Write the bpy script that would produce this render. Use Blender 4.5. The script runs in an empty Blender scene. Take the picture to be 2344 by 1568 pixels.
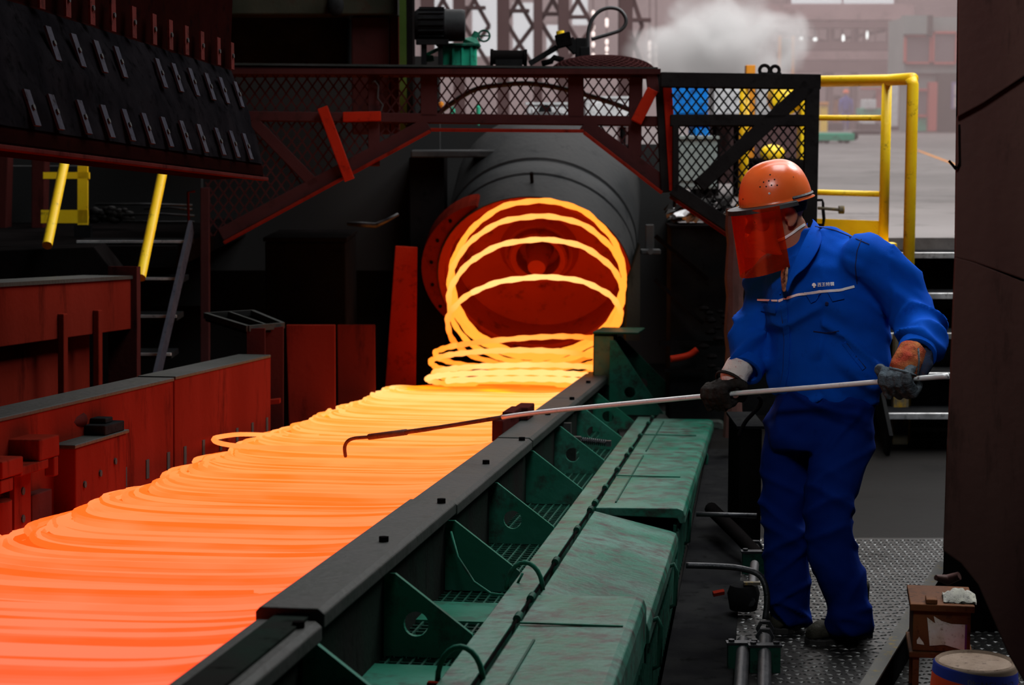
import bpy, bmesh, math, random
from mathutils import Vector, Matrix, noise
from mathutils.bvhtree import BVHTree
random.seed(7)
S = bpy.context.scene
COL = S.collection
V = Vector
PI = math.pi

# ------------------------------------------------------------------ camera
F_PX = 4460.0
W_PX, H_PX = 2344.0, 1568.0
CAM_H = 1.835
PITCH = math.atan(524.0 / F_PX)
cam = bpy.data.cameras.new('camera')
cam.sensor_width = 36.0
cam.lens = F_PX / W_PX * 36.0
cam.clip_end = 400
cam.dof.use_dof = True
cam.dof.focus_distance = 6.75
cam.dof.aperture_fstop = 5.0
cam_ob = bpy.data.objects.new('camera', cam)
COL.objects.link(cam_ob)
cam_ob.location = (0, 0, CAM_H)
cam_ob.rotation_euler = (PI / 2 - PITCH, 0, 0)
S.camera = cam_ob
CAM = V((0, 0, CAM_H))
FWD = V((0, math.cos(PITCH), -math.sin(PITCH)))
UPV = V((0, math.sin(PITCH), math.cos(PITCH)))
RGT = V((1, 0, 0))

# ------------------------------------------------------------------ world, lights, exposure
w = bpy.data.worlds.new('world'); S.world = w; w.use_nodes = True
w.node_tree.nodes['Background'].inputs[0].default_value = (0.75, 0.85, 1.0, 1)
w.node_tree.nodes['Background'].inputs[1].default_value = 0.0025
def area(name, loc, size, power, color=(1, 1, 1), rot=(0, 0, 0), spread=PI):
    l = bpy.data.lights.new(name, 'AREA'); l.shape = 'RECTANGLE'
    l.size, l.size_y = size; l.energy = power; l.color = color; l.spread = spread
    o = bpy.data.objects.new(name, l); COL.objects.link(o)
    o.location = loc; o.rotation_euler = rot
    return o
area('roof_light_bay', (2.0, 8.2, 7.5), (2.6, 4.0), 330, (0.95, 0.98, 1.0))
fl_ = area('roof_light_front', (0.0, 1.6, 5.2), (1.2, 1.0), 6.5, (0.95, 0.98, 1.0), spread=math.radians(48))
area('fill_light_rail', (3.6, 12.6, 6.5), (4, 2), 300, (1, 0.98, 0.96), (math.radians(42), 0, 0))  # added fill lamp for the cabinet fronts behind the gate
fl_.rotation_euler = (V((1.1, 6.8, 1.25)) - V((0.0, 1.6, 5.2))).to_track_quat('-Z', 'Y').to_euler()
area('roof_light_side', (4.6, 10.5, 6.5), (1.6, 3.0), 230, (0.95, 0.98, 1.0), (math.radians(-22), math.radians(32), 0))
area('hall_light_near', (8, 28, 15), (24, 22), 5400, (1.0, 0.96, 0.95))
area('hall_light_far', (10, 75, 16), (40, 60), 13500, (1.0, 0.95, 0.95))
S.view_settings.view_transform = 'Standard'
S.view_settings.look = 'None'
S.view_settings.exposure = 0.0
S.view_settings.gamma = 1.0
S.view_settings.use_curve_mapping = False
S.cycles.max_bounces = 6
S.cycles.diffuse_bounces = 3
S.cycles.glossy_bounces = 3
S.cycles.transmission_bounces = 4
S.cycles.transparent_max_bounces = 12
S.cycles.volume_bounces = 3
S.cycles.use_denoising = True
S.cycles.sample_clamp_indirect = 4.0
S.cycles.caustics_reflective = False
S.cycles.caustics_refractive = False

# ------------------------------------------------------------------ coordinates
def P(px, py, d):
    """a point at the given depth along the photograph's line of sight"""
    return CAM + RGT * ((px - 1172) / F_PX * d) - UPV * ((py - 784) / F_PX * d) + FWD * d
def onz(px, py, z):
    r = P(px, py, 1.0) - CAM
    return CAM + r * ((z - CAM_H) / r.z)
def proj(p):
    q = p - CAM; d = q.dot(FWD)
    return (1172 + F_PX * q.x / d, 784 - F_PX * q.dot(UPV) / d, d)
# the conveyor's own frame: a along it (away), b to the right, c up
CU = (P(1765, 550, 1.0) - CAM).normalized()
CB = CU.cross(V((0, 0, 1))).normalized()
CC = CB.cross(CU).normalized()
def K(a, b, c):
    return CAM + CU * a + CB * b + CC * c
def lerp(a, b, t): return a + (b - a) * t

# ------------------------------------------------------------------ object helpers
def link(o):
    COL.objects.link(o); return o
def tag(o, label=None, cat=None, group=None, kind=None):
    if label: o['label'] = label
    if cat: o['category'] = cat
    if group: o['group'] = group
    if kind: o['kind'] = kind
    return o
INV = {}
def thing(name, label, cat, loc, group=None, kind=None):
    o = bpy.data.objects.new(name, None); link(o)
    o.location = loc; o.empty_display_size = 0.1
    INV[o.name] = Matrix.Translation(V(loc)).inverted()
    return tag(o, label, cat, group, kind)
def place(o, parent):
    if parent is not None:
        o.parent = parent
        inv = INV.get(parent.name)
        if inv is not None: o.matrix_parent_inverse = inv
    return o
class MB:
    def __init__(self):
        self.v, self.f = [], []
    def add(self, vs, fs):
        n = len(self.v)
        self.v += [tuple(p) for p in vs]
        self.f += [tuple(i + n for i in f) for f in fs]
        return self
    def hexa(self, p):
        return self.add(p, [(0, 3, 2, 1), (4, 5, 6, 7), (0, 1, 5, 4), (1, 2, 6, 5), (2, 3, 7, 6), (3, 0, 4, 7)])
    def box(self, x0, x1, y0, y1, z0, z1):
        return self.hexa([V(q) for q in ((x0, y0, z0), (x1, y0, z0), (x1, y1, z0), (x0, y1, z0), (x0, y0, z1), (x1, y0, z1), (x1, y1, z1), (x0, y1, z1))])
    def cbox(self, a0, a1, b0, b1, c0, c1):
        return self.hexa([K(*q) for q in ((a0, b0, c0), (a0, b1, c0), (a1, b1, c0), (a1, b0, c0), (a0, b0, c1), (a0, b1, c1), (a1, b1, c1), (a1, b0, c1))])
    def obox(self, c, ex, ey, ez):
        """box by centre and three half-extent vectors"""
        return self.hexa([c - ex - ey - ez, c + ex - ey - ez, c + ex + ey - ez, c - ex + ey - ez, c - ex - ey + ez, c + ex - ey + ez, c + ex + ey + ez, c - ex + ey + ez])
    def prism(self, pts, ext):
        n = len(pts); ext = V(ext)
        pts = [V(p) for p in pts]
        vs = pts + [p + ext for p in pts]
        fs = [tuple(range(n))[::-1], tuple(range(n, 2 * n))]
        fs += [(i, (i + 1) % n, n + (i + 1) % n, n + i) for i in range(n)]
        return self.add(vs, fs)
    def beam(self, p, q, wdt, thk, nrm):
        """flat bar from p to q; wdt across, thk along nrm"""
        p, q = V(p), V(q)
        d = (q - p).normalized(); s = d.cross(V(nrm)).normalized(); n = s.cross(d).normalized()
        c = (p + q) / 2
        return self.obox(c, d * ((q - p).length / 2), s * (wdt / 2), n * (thk / 2))
    def tube(self, pts, r, sides=8, caps=True, closed=False):
        pts = [V(p) for p in pts]; n = len(pts)
        rr = r if isinstance(r, (list, tuple)) else [r] * n
        tan = []
        for i in range(n):
            if closed: t = pts[(i + 1) % n] - pts[i - 1]
            else: t = pts[min(i + 1, n - 1)] - pts[max(i - 1, 0)]
            tan.append(t.normalized() if t.length > 1e-9 else V((0, 0, 1)))
        ref = V((0, 0, 1)) if abs(tan[0].z) < 0.9 else V((1, 0, 0))
        s = tan[0].cross(ref).normalized()
        vs, fs = [], []
        for i in range(n):
            s = (s - tan[i] * s.dot(tan[i])).normalized()
            u = tan[i].cross(s)
            for k in range(sides):
                a = 2 * PI * k / sides
                vs.append(pts[i] + (s * math.cos(a) + u * math.sin(a)) * rr[i])
        m = n if closed else n - 1
        for i in range(m):
            j = (i + 1) % n
            for k in range(sides):
                l = (k + 1) % sides
                fs.append((i * sides + k, i * sides + l, j * sides + l, j * sides + k))
        if caps and not closed:
            fs.append(tuple(range(sides))[::-1]); fs.append(tuple(range((n - 1) * sides, n * sides)))
        return self.add(vs, fs)
    def rings(self, rings, sides=24, caps=True):
        """closed loft; ring = (centre, axis1, axis2) ellipse"""
        vs, fs = [], []
        for c, a1, a2 in rings:
            for k in range(sides):
                t = 2 * PI * k / sides
                vs.append(V(c) + V(a1) * math.cos(t) + V(a2) * math.sin(t))
        for i in range(len(rings) - 1):
            for k in range(sides):
                l = (k + 1) % sides
                fs.append((i * sides + k, i * sides + l, (i + 1) * sides + l, (i + 1) * sides + k))
        if caps:
            n = len(rings)
            fs.append(tuple(range(sides))[::-1]); fs.append(tuple(range((n - 1) * sides, n * sides)))
        return self.add(vs, fs)
    def lathe(self, c, ax, prof, sides=32, caps=False):
        """prof: list of (along axis, radius)"""
        ax = V(ax).normalized()
        ref = V((0, 0, 1)) if abs(ax.z) < 0.9 else V((1, 0, 0))
        s = ax.cross(ref).normalized(); u = s.cross(ax)
        return self.rings([(V(c) + ax * h, s * r, u * r) for h, r in prof], sides, caps)
    def sphere(self, c, r, seg=16, rin=10, sx=1, sy=1, sz=1, M=None):
        rg = []
        vs, fs = [], []
        c = V(c)
        for i in range(rin + 1):
            th = PI * i / rin
            for k in range(seg):
                ph = 2 * PI * k / seg
                p = V((math.sin(th) * math.cos(ph) * r * sx, math.sin(th) * math.sin(ph) * r * sy, math.cos(th) * r * sz))
                if M is not None: p = M @ p
                vs.append(c + p)
        for i in range(rin):
            for k in range(seg):
                l = (k + 1) % seg
                fs.append((i * seg + k, (i + 1) * seg + k, (i + 1) * seg + l, i * seg + l))
        return self.add(vs, fs)
    def mesh(self, name):
        me = bpy.data.meshes.new(name)
        me.from_pydata(self.v, [], self.f); me.update()
        bm = bmesh.new(); bm.from_mesh(me)
        bmesh.ops.remove_doubles(bm, verts=bm.verts, dist=1e-5)
        bmesh.ops.recalc_face_normals(bm, faces=bm.faces)
        bm.to_mesh(me); bm.free()
        return me
    def build(self, name, m, parent=None, bevel=0.0, smooth=False, kind=None, label=None):
        me = self.mesh(name)
        o = bpy.data.objects.new(name, me); link(o)
        if m is not None: me.materials.append(m)
        if smooth:
            for p in me.polygons: p.use_smooth = True
            if smooth == 'auto':
                md = o.modifiers.new('weld_edges', 'EDGE_SPLIT'); md.split_angle = math.radians(38)
        if bevel:
            b = o.modifiers.new('soft_edge', 'BEVEL'); b.width = bevel; b.segments = 2; b.limit_method = 'ANGLE'; b.angle_limit = math.radians(40)
        place(o, parent)
        if kind: o['kind'] = kind
        if label: o['label'] = label
        return o
def struct(o):
    o['kind'] = 'structure'; return o

# ------------------------------------------------------------------ materials
def nt(m):
    m.use_nodes = True
    return m.node_tree
def new(tree, typ, **kw):
    n = tree.nodes.new(typ)
    for k, v in kw.items():
        if k in n.inputs: n.inputs[k].default_value = v
        else: setattr(n, k, v)
    return n
def paint(name, c1, c2=None, grime=None, scale=3.0, rough=0.5, metal=0.0, bump=0.15, grime_amt=0.35, streak=1.0, bscale=None, spec=0.04, speck=None):
    """painted or bare metal: two tones drifting into each other, grime in patches, fine relief"""
    m = bpy.data.materials.new(name); t = nt(m)
    bs = t.nodes['Principled BSDF']
    tc = new(t, 'ShaderNodeTexCoord')
    mp = new(t, 'ShaderNodeMapping'); mp.inputs['Scale'].default_value = (1, 1, 1 / streak)
    t.links.new(tc.outputs['Object'], mp.inputs['Vector'])
    n1 = new(t, 'ShaderNodeTexNoise'); n1.inputs['Scale'].default_value = scale; n1.inputs['Detail'].default_value = 6
    t.links.new(mp.outputs[0], n1.inputs['Vector'])
    r1 = new(t, 'ShaderNodeValToRGB'); r1.color_ramp.elements[0].position = 0.38; r1.color_ramp.elements[1].position = 0.64
    r1.color_ramp.elements[0].color = (*c1, 1); r1.color_ramp.elements[1].color = (*(c2 or c1), 1)
    t.links.new(n1.outputs[0], r1.inputs[0])
    out = r1.outputs[0]
    if grime:
        n2 = new(t, 'ShaderNodeTexNoise'); n2.inputs['Scale'].default_value = scale * 3.3; n2.inputs['Detail'].default_value = 8; n2.inputs['Roughness'].default_value = 0.7
        t.links.new(mp.outputs[0], n2.inputs['Vector'])
        r2 = new(t, 'ShaderNodeValToRGB'); r2.color_ramp.elements[0].position = 0.68 - grime_amt * 0.4; r2.color_ramp.elements[1].position = 0.80 - grime_amt * 0.3
        r2.color_ramp.elements[0].color = (0, 0, 0, 1); r2.color_ramp.elements[1].color = (1, 1, 1, 1)
        t.links.new(n2.outputs[0], r2.inputs[0])
        mx = new(t, 'ShaderNodeMix', data_type='RGBA'); mx.inputs[7].default_value = (*grime, 1)
        t.links.new(r2.outputs[0], mx.inputs[0]); t.links.new(out, mx.inputs[6])
        out = mx.outputs[2]
    t.links.new(out, bs.inputs['Base Color'])
    bs.inputs['Metallic'].default_value = metal
    bs.inputs['Specular IOR Level'].default_value = spec
    rr = new(t, 'ShaderNodeMapRange'); rr.inputs[3].default_value = max(0.05, rough - 0.12); rr.inputs[4].default_value = min(1, rough + 0.15)
    t.links.new(n1.outputs[0], rr.inputs[0]); t.links.new(rr.outputs[0], bs.inputs['Roughness'])
    if bump:
        n3 = new(t, 'ShaderNodeTexNoise'); n3.inputs['Scale'].default_value = bscale or scale * 12; n3.inputs['Detail'].default_value = 5
        t.links.new(tc.outputs['Object'], n3.inputs['Vector'])
        bp = new(t, 'ShaderNodeBump'); bp.inputs['Strength'].default_value = bump; bp.inputs['Distance'].default_value = 0.01
        t.links.new(n3.outputs[0], bp.inputs['Height']); t.links.new(bp.outputs[0], bs.inputs['Normal'])
    return m
M = {}
M['green'] = paint('green_paint_worn', (0.0126, 0.1094, 0.0662), (0.0288, 0.1498, 0.1037), (0.0259, 0.0288, 0.0242), 2.6, 0.45, 0, 0.2, 0.42, 1)
M['green_top'] = paint('green_cover_paint', (0.008, 0.115, 0.07), (0.055, 0.15, 0.115), (0.035, 0.03, 0.026), 3.6, 0.38, 0, 0.3, 0.55, 1, spec=0.12)
M['green_dark'] = paint('dark_green_paint', (0.0084, 0.0525, 0.0350), (0.0140, 0.0630, 0.0420), (0.0140, 0.0140, 0.0126), 4, 0.5, 0, 0.2, 0.4)
M['cap'] = paint('cast_cap_grey_green', (0.0297, 0.0331, 0.0297), (0.0425, 0.0425, 0.0404), (0.0213, 0.0233, 0.0191), 3, 0.5, 0.2, 0.25, 0.3)
M['wall_in'] = paint('conveyor_wall_dark', (0.0150, 0.0240, 0.0192), (0.0180, 0.0180, 0.0168), (0.0060, 0.0072, 0.0060), 4, 0.6, 0, 0.2, 0.3, 3, spec=0.0)
M['rust'] = paint('red_brown_plate', (0.0992, 0.0089, 0.0049), (0.1339, 0.0130, 0.0076), (0.0496, 0.0057, 0.0036), 2.2, 0.6, 0, 0.2, 0.35, 4, spec=0.0)
M['rust_dark'] = paint('dark_red_plate', (0.0378, 0.0092, 0.0084), (0.0540, 0.0126, 0.0109), (0.0162, 0.0050, 0.0050), 3, 0.6, 0, 0.2, 0.35, 3, spec=0.0)
M['frame'] = paint('guard_red_brown', (0.0334, 0.0118, 0.0118), (0.0418, 0.0150, 0.0150), (0.0209, 0.0101, 0.0091), 3, 0.55, 0, 0.15, 0.3, spec=0.0)
M['red_br'] = paint('red_glow_paint', (0.2387, 0.0117, 0.0031), (0.2691, 0.0156, 0.0047), (0.0868, 0.0052, 0.0026), 4, 0.5)  # red pushed further for the coil glow on brackets and plate
M['dark'] = paint('sooty_steel', (0.0048, 0.0042, 0.0042), (0.0070, 0.0059, 0.0059), (0.0031, 0.0026, 0.0026), 3, 0.65, spec=0.0)
M['black'] = paint('black_steel', (0.0084, 0.0084, 0.0091), (0.0140, 0.0140, 0.0140), (0.0056, 0.0056, 0.0056), 5, 0.55, spec=0.0)
M['gate'] = paint('black_gate_paint', (0.0084, 0.0077, 0.0080), (0.0112, 0.0105, 0.0105), (0.0056, 0.0049, 0.0049), 5, 0.5, spec=0.0)
M['drum'] = paint('drum_grey_steel', (0.0237, 0.0249, 0.0257), (0.0355, 0.0355, 0.0355), (0.0142, 0.0154, 0.0166), 2.2, 0.6, 0.2, 0.2, 0.3)
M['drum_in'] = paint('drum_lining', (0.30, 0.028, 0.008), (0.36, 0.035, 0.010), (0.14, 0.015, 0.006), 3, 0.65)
M['yellow'] = paint('yellow_rail_paint', (0.93, 0.56, 0.008), (0.95, 0.64, 0.012), (0.16, 0.08, 0.01), 5, 0.4, 0, 0.1, 0.22, spec=0.35)
M['steel'] = paint('bright_steel', (0.93, 0.93, 0.93), (0.95, 0.95, 0.95), (0.75, 0.75, 0.75), 12, 0.32, 0.25, 0.02)
M['steel_dk'] = paint('dull_pipe_steel', (0.0446, 0.0458, 0.0495), (0.0693, 0.0693, 0.0718), (0.0124, 0.0124, 0.0124), 14, 0.42, 0.7, 0.15)
M['nosing'] = paint('lit_tread_edge', (0.5100, 0.5100, 0.5100), (0.8500, 0.8500, 0.8500), (0.1700, 0.1700, 0.1700), 9, 0.4, 0.7)  # pale colour carries the top light on the step edges
M['tab'] = paint('grey_clip_steel', (0.034, 0.034, 0.044), (0.045, 0.043, 0.052), (0.015, 0.012, 0.012), 9, 0.6, 0, spec=0.0)
M['column'] = paint('rusted_column_plate', (0.0822, 0.0365, 0.0328), (0.1240, 0.0620, 0.0511), (0.0365, 0.0220, 0.0182), 2.4, 0.55, 0.1, 0.25, 0.35, 6)
M['floor_pl'] = paint('oily_checker_plate', (0.0245, 0.0238, 0.0231), (0.0420, 0.0392, 0.0371), (0.0126, 0.0119, 0.0112), 2.5, 0.38, 0.5, 0.15, 0.35)
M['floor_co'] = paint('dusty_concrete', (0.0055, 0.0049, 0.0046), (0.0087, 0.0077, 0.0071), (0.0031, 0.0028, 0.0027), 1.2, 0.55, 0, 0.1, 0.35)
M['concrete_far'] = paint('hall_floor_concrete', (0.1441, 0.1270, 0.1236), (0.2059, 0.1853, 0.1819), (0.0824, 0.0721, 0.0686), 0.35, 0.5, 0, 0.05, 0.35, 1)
M['pink'] = paint('haze_pink_steel', (0.24, 0.15, 0.15), (0.34, 0.22, 0.22), (0.14, 0.09, 0.09), 0.4, 0.7, 0, 0)  # pale pink puts part of the haze into the colour
M['pink_dk'] = paint('dusty_brown_steel', (0.11, 0.062, 0.062), (0.14, 0.085, 0.085), None, 0.5, 0.7, 0, 0)
M['booth'] = paint('booth_grey_green', (0.20, 0.24, 0.23), (0.24, 0.27, 0.26), None, 0.5, 0.6, 0, 0)
M['booth_dk'] = paint('booth_dark_panel', (0.03, 0.04, 0.035), (0.045, 0.05, 0.045), None, 0.6, 0.6, 0, 0)
M['booth_red'] = paint('booth_red_trim', (0.48, 0.11, 0.09), (0.45, 0.12, 0.10), None, 0.6, 0.6, 0, 0)
M['green_far'] = paint('bright_green_machine', (0.02, 0.33, 0.2), (0.04, 0.4, 0.25), (0.03, 0.1, 0.07), 3, 0.5)
M['blue'] = paint('bright_blue_paint', (0.01, 0.17, 0.62), (0.015, 0.25, 0.75), (0.02, 0.06, 0.2), 4, 0.4)
M['white'] = paint('off_white_paint', (0.62, 0.62, 0.63), (0.75, 0.75, 0.76), (0.3, 0.3, 0.3), 4, 0.5)
M['orange_far'] = paint('orange_post_paint', (0.6, 0.2, 0.02), (0.7, 0.28, 0.03), (0.2, 0.08, 0.02), 4, 0.5)
def flat(name, col, rough=0.6, metal=0.0, emit=0.0):
    m = bpy.data.materials.new(name); t = nt(m); b = t.nodes['Principled BSDF']
    b.inputs['Base Color'].default_value = (*col, 1); b.inputs['Roughness'].default_value = rough; b.inputs['Metallic'].default_value = metal
    if emit:
        b.inputs['Emission Color'].default_value = (*col, 1); b.inputs['Emission Strength'].default_value = emit
    return m
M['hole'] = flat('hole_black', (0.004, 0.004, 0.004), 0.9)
M['rubber'] = flat('black_rubber', (0.015, 0.015, 0.016), 0.5)

def glowing(name='hot_steel', low=False):
    """hot steel: colour follows how far the wire has cooled along the conveyor and differs from loop to loop"""
    m = bpy.data.materials.new(name); t = nt(m)
    for n in list(t.nodes): t.nodes.remove(n)
    out = new(t, 'ShaderNodeOutputMaterial'); em = new(t, 'ShaderNodeEmission')
    geo = new(t, 'ShaderNodeNewGeometry'); sub = new(t, 'ShaderNodeVectorMath', operation='SUBTRACT'); sub.inputs[1].default_value = CAM
    dot = new(t, 'ShaderNodeVectorMath', operation='DOT_PRODUCT'); dot.inputs[1].default_value = CU
    t.links.new(geo.outputs['Position'], sub.inputs[0]); t.links.new(sub.outputs[0], dot.inputs[0])
    mr = new(t, 'ShaderNodeMapRange'); mr.inputs[1].default_value = 3.2; mr.inputs[2].default_value = 12.6
    t.links.new(dot.outputs['Value'], mr.inputs[0])
    ra = new(t, 'ShaderNodeValToRGB'); rb = new(t, 'ShaderNodeValToRGB')
    def setr(r, els):
        e = r.color_ramp.elements
        e[0].position, e[0].color = els[0][0], (*els[0][1], 1)
        e[1].position, e[1].color = els[-1][0], (*els[-1][1], 1)
        for p, c in els[1:-1]:
            k = e.new(p); k.color = (*c, 1)
    setr(ra, [(0, (1.0, 0.0529, 0.0165)), (0.22, (1.0, 0.0794, 0.0094)), (0.5, (1.0, 0.1294, 0.0129)), (0.78, (1.0, 0.2588, 0.0353)), (0.93, (1.0, 0.3412, 0.0529)), (0.985, (1.0, 0.1471, 0.0088))])
    setr(rb, [(0, (1.0, 0.1029, 0.0618)), (0.22, (1.0, 0.1382, 0.0500)), (0.5, (1.0, 0.2000, 0.0471)), (0.78, (1.0, 0.3765, 0.1000)), (0.93, (1.0, 0.4471, 0.1412)), (0.985, (1.0, 0.2706, 0.0265))])
    t.links.new(mr.outputs[0], ra.inputs[0]); t.links.new(mr.outputs[0], rb.inputs[0])
    oi = new(t, 'ShaderNodeObjectInfo')
    nz = new(t, 'ShaderNodeTexNoise'); nz.inputs['Scale'].default_value = 3.0; nz.inputs['Detail'].default_value = 2
    t.links.new(geo.outputs['Position'], nz.inputs['Vector'])
    ad = new(t, 'ShaderNodeMath', operation='ADD'); t.links.new(oi.outputs['Random'], ad.inputs[0]); t.links.new(nz.outputs[0], ad.inputs[1])
    m2 = new(t, 'ShaderNodeMapRange'); m2.inputs[1].default_value = 0.62; m2.inputs[2].default_value = 1.2
    t.links.new(ad.outputs[0], m2.inputs[0])
    if low:      # cavities between the wires: deep orange with yellow where they are hottest
        for e in rb.color_ramp.elements: c_ = e.color; e.color = (1.0, c_[1] * .95, c_[2] * .12, 1)
        for e in ra.color_ramp.elements: c_ = e.color; e.color = (1.0, c_[1] * .72, c_[2] * .5, 1)
        nz.inputs['Scale'].default_value = 2.2; m2.inputs[1].default_value = 0.52; m2.inputs[2].default_value = 0.68
        t.links.new(nz.outputs[0], m2.inputs[0])
    mx = new(t, 'ShaderNodeMix', data_type='RGBA')
    t.links.new(m2.outputs[0], mx.inputs[0]); t.links.new(ra.outputs[0], mx.inputs[6]); t.links.new(rb.outputs[0], mx.inputs[7])
    t.links.new(mx.outputs[2], em.inputs[0]); em.inputs[1].default_value = 1.9
    t.links.new(em.outputs[0], out.inputs[0])
    return m
M['hot'] = glowing()
M['hot_low'] = glowing('hot_steel_lower', True)
# ================================================================== the setting
# near floor beside the conveyor, pit under it, raised hall floor behind
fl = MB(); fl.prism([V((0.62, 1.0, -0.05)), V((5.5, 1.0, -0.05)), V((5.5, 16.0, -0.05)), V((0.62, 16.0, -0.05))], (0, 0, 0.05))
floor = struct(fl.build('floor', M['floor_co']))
pit = MB(); pit.box(-9, 0.66, 0.5, 16.0, -1.3, -1.2)
struct(pit.build('floor', M['dark']))
PLAT = 1.09
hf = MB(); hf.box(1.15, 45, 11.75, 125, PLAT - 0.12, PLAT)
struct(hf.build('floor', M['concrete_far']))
hf = MB(); hf.box(-45, 1.15, 17.5, 125, PLAT - 0.12, PLAT)
struct(hf.build('floor', M['concrete_far']))
hf = MB(); hf.box(-1.9, 1.15, 14.45, 17.5, PLAT - 0.12, PLAT)
struct(hf.build('floor', M['concrete_far']))
hf = MB(); hf.box(-9, -1.9, 11.0, 17.5, PLAT - 0.12, PLAT)
struct(hf.build('floor', M['dark']))
# checker plate in front: raised lozenges
cp = MB(); cp.box(0.75, 3.2, 5.6, 8.3, 0.0, 0.006)
plate = cp.build('checker_plate', M['floor_pl'], None)
tag(plate, 'dark oily checker plate on the floor under the standing worker', 'floor plate')
lz = MB()
for i in range(42):
    for j in range(60):
        x = 0.8 + i * 0.034; y = 5.65 + j * 0.044
        ang = PI / 4 * (1 if (i + j) % 2 else -1) * 0.55
        dx, dy = math.cos(ang) * 0.017, math.sin(ang) * 0.017
        nx, ny = -math.sin(ang) * 0.0045, math.cos(ang) * 0.0045
        z = 0.006
        lz.add([(x - dx, y - dy, z), (x + nx, y + ny, z), (x + dx, y + dy, z), (x - nx, y - ny, z), (x - dx * .5, y - dy * .5, z + .0035), (x + dx * .5, y + dy * .5, z + .0035)],
               [(0, 3, 4), (3, 2, 5, 4), (0, 4, 1), (1, 4, 5, 2), (2, 3, 5)])
M['lozenge'] = paint('worn_lozenge_steel', (0.0960, 0.0960, 0.0930), (0.1800, 0.1800, 0.1740), (0.0360, 0.0360, 0.0330), 2.5, 0.35, 0.8, 0, 0.45)
o = lz.build('raised_lozenges', M['lozenge'], plate, kind='stuff')
# hall shell far behind
bw = MB(); bw.box(-45, 45, 118, 118.4, PLAT, 20); wall_back = struct(bw.build('wall_back', M['pink']))
sw = MB(); sw.box(45, 45.4, 11, 118, 0, 20); struct(sw.build('wall_right', M['pink']))
sw = MB(); sw.box(-45.4, -45, 11, 118, 0, 20); struct(sw.build('wall_left', M['pink_dk']))
rf = MB(); rf.box(-45.4, 45.4, -2, 118.4, 20, 20.2); struct(rf.build('ceiling', M['dark']))
# glowing panes in the far wall, left ones added for pale gaps
M['daylight'] = flat('daylight_pane', (0.98, 0.96, 1.0), 0.5, 0, 0.45)
k = 0
def glow_pane(px0, py0, px1, py1, d=117.7):
    global k
    p0, p1 = P(px0, py0, d), P(px1, py1, d); k += 1
    m = MB(); m.box(p0.x - .25, p1.x + .25, 117.6, 118.0, p1.z - .25, p0.z + .25)
    fr = struct(m.build('window_%d' % k, M['pink_dk']))
    n = max(1, round((p1.x - p0.x) / 2.5))
    for i in range(n):
        a, b = lerp(p0.x, p1.x, i / n) + .06, lerp(p0.x, p1.x, (i + 1) / n) - .06
        q = MB(); q.box(a, b, 117.5, 117.7, p1.z, p0.z); q.build('pane', M['daylight'], fr)
glow_pane(1800, -30, 2035, 12)
glow_pane(966, -20, 1040, 120)
glow_pane(1080, -20, 1142, 130)
glow_pane(1172, 10, 1222, 140)
glow_pane(1248, 60, 1284, 135)
glow_pane(1306, -10, 1345, 60)

# big rusted column close to the camera on the right: two lapped plates
CD = 5.2
cm = MB()
def colplate(name, pts, th, dz=0.0):
    m = MB(); m.prism([P(x, y, CD + dz) for x, y in pts], V((0, th, 0)))
    return m.build(name, M['column'], col, bevel=0.004)
col = struct(thing('pillar', 'tall rusted steel plate column at the right edge of the frame', None, (1.55, CD, 0)))
colplate('plate', [(2197, -1500), (2560, -1500), (2560, 110), (2344, 175), (2250, 237), (2193, 268)], 0.012, -0.02)
colplate('plate', [(2199, 240), (2560, 90), (2560, 640), (2344, 640), (2230, 600), (2186, 590), (2190, 275)], 0.012)
colplate('plate', [(2186, 588), (2230, 600), (2344, 645), (2560, 645), (2560, 1760), (2390, 1640), (2310, 1500), (2240, 1340), (2200, 1290), (2160, 1262)], 0.012, 0.0)
m = MB(); m.prism([P(x, y, CD + 0.03) for x, y in [(2275, -1500), (2700, -1500), (2700, 1760), (2480, 1640), (2400, 1500), (2330, 1340), (2245, 1230)]], V((0, 0.35, 0)))
m.build('core', M['dark'], col)
m = MB(); m.prism([V((1.525, 6.75, 0)), V((3, 6.75, 0)), V((3, 7.5, 0)), V((1.70, 7.5, 0))], V((0, 0, .68))); m.build('base', M['dark'], col)  # dark block added to stand for the gloom under the column
m = MB(); m.tube([P(2172, 368, CD - .03), P(2180, 377, CD - .03), P(2187, 386, CD)], 0.004, 6); m.tube([P(2196, 285, CD - .01), P(2197, 372, CD - .01), P(2191, 385, CD - .01), P(2186, 380, CD - .01)], 0.003, 6)
m.build('wire_hook', M['dark'], col)

# ================================================================== stairs on the right
st = thing('steel_staircase', 'black steel steps with pale top-lit nosings up to the hall floor at right', 'stairs', (2.4, 11.2, 0))
for i, y in enumerate((580, 674, 767, 860, 955)):
    p = P(2130, y, 11.15 - 0.24 * i + 0.3)
    z = p.z
    m = MB(); m.box(2.05, 3.2, 11.5 - 0.24 * i - 0.04, 11.5 - 0.24 * i + 0.24, z - 0.035, z)
    tr = m.build('tread', M['black'], st)
    m = MB(); m.box(2.05, 3.2, 11.5 - 0.24 * i - 0.06, 11.5 - 0.24 * i - 0.035, z - 0.03, z + 0.004)
    m.build('nosing', M['nosing'], tr, bevel=0.003)
m = MB(); m.beam(V((2.03, 11.75, 1.05)), V((2.03, 10.35, 0.05)), 0.18, 0.02, (1, 0, 0)); m.build('stringer', M['black'], st)
m = MB(); m.box(1.3, 3.4, 11.80, 11.83, 0.0, 0.97); m.build('back_panel', M['black'], st)

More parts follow.
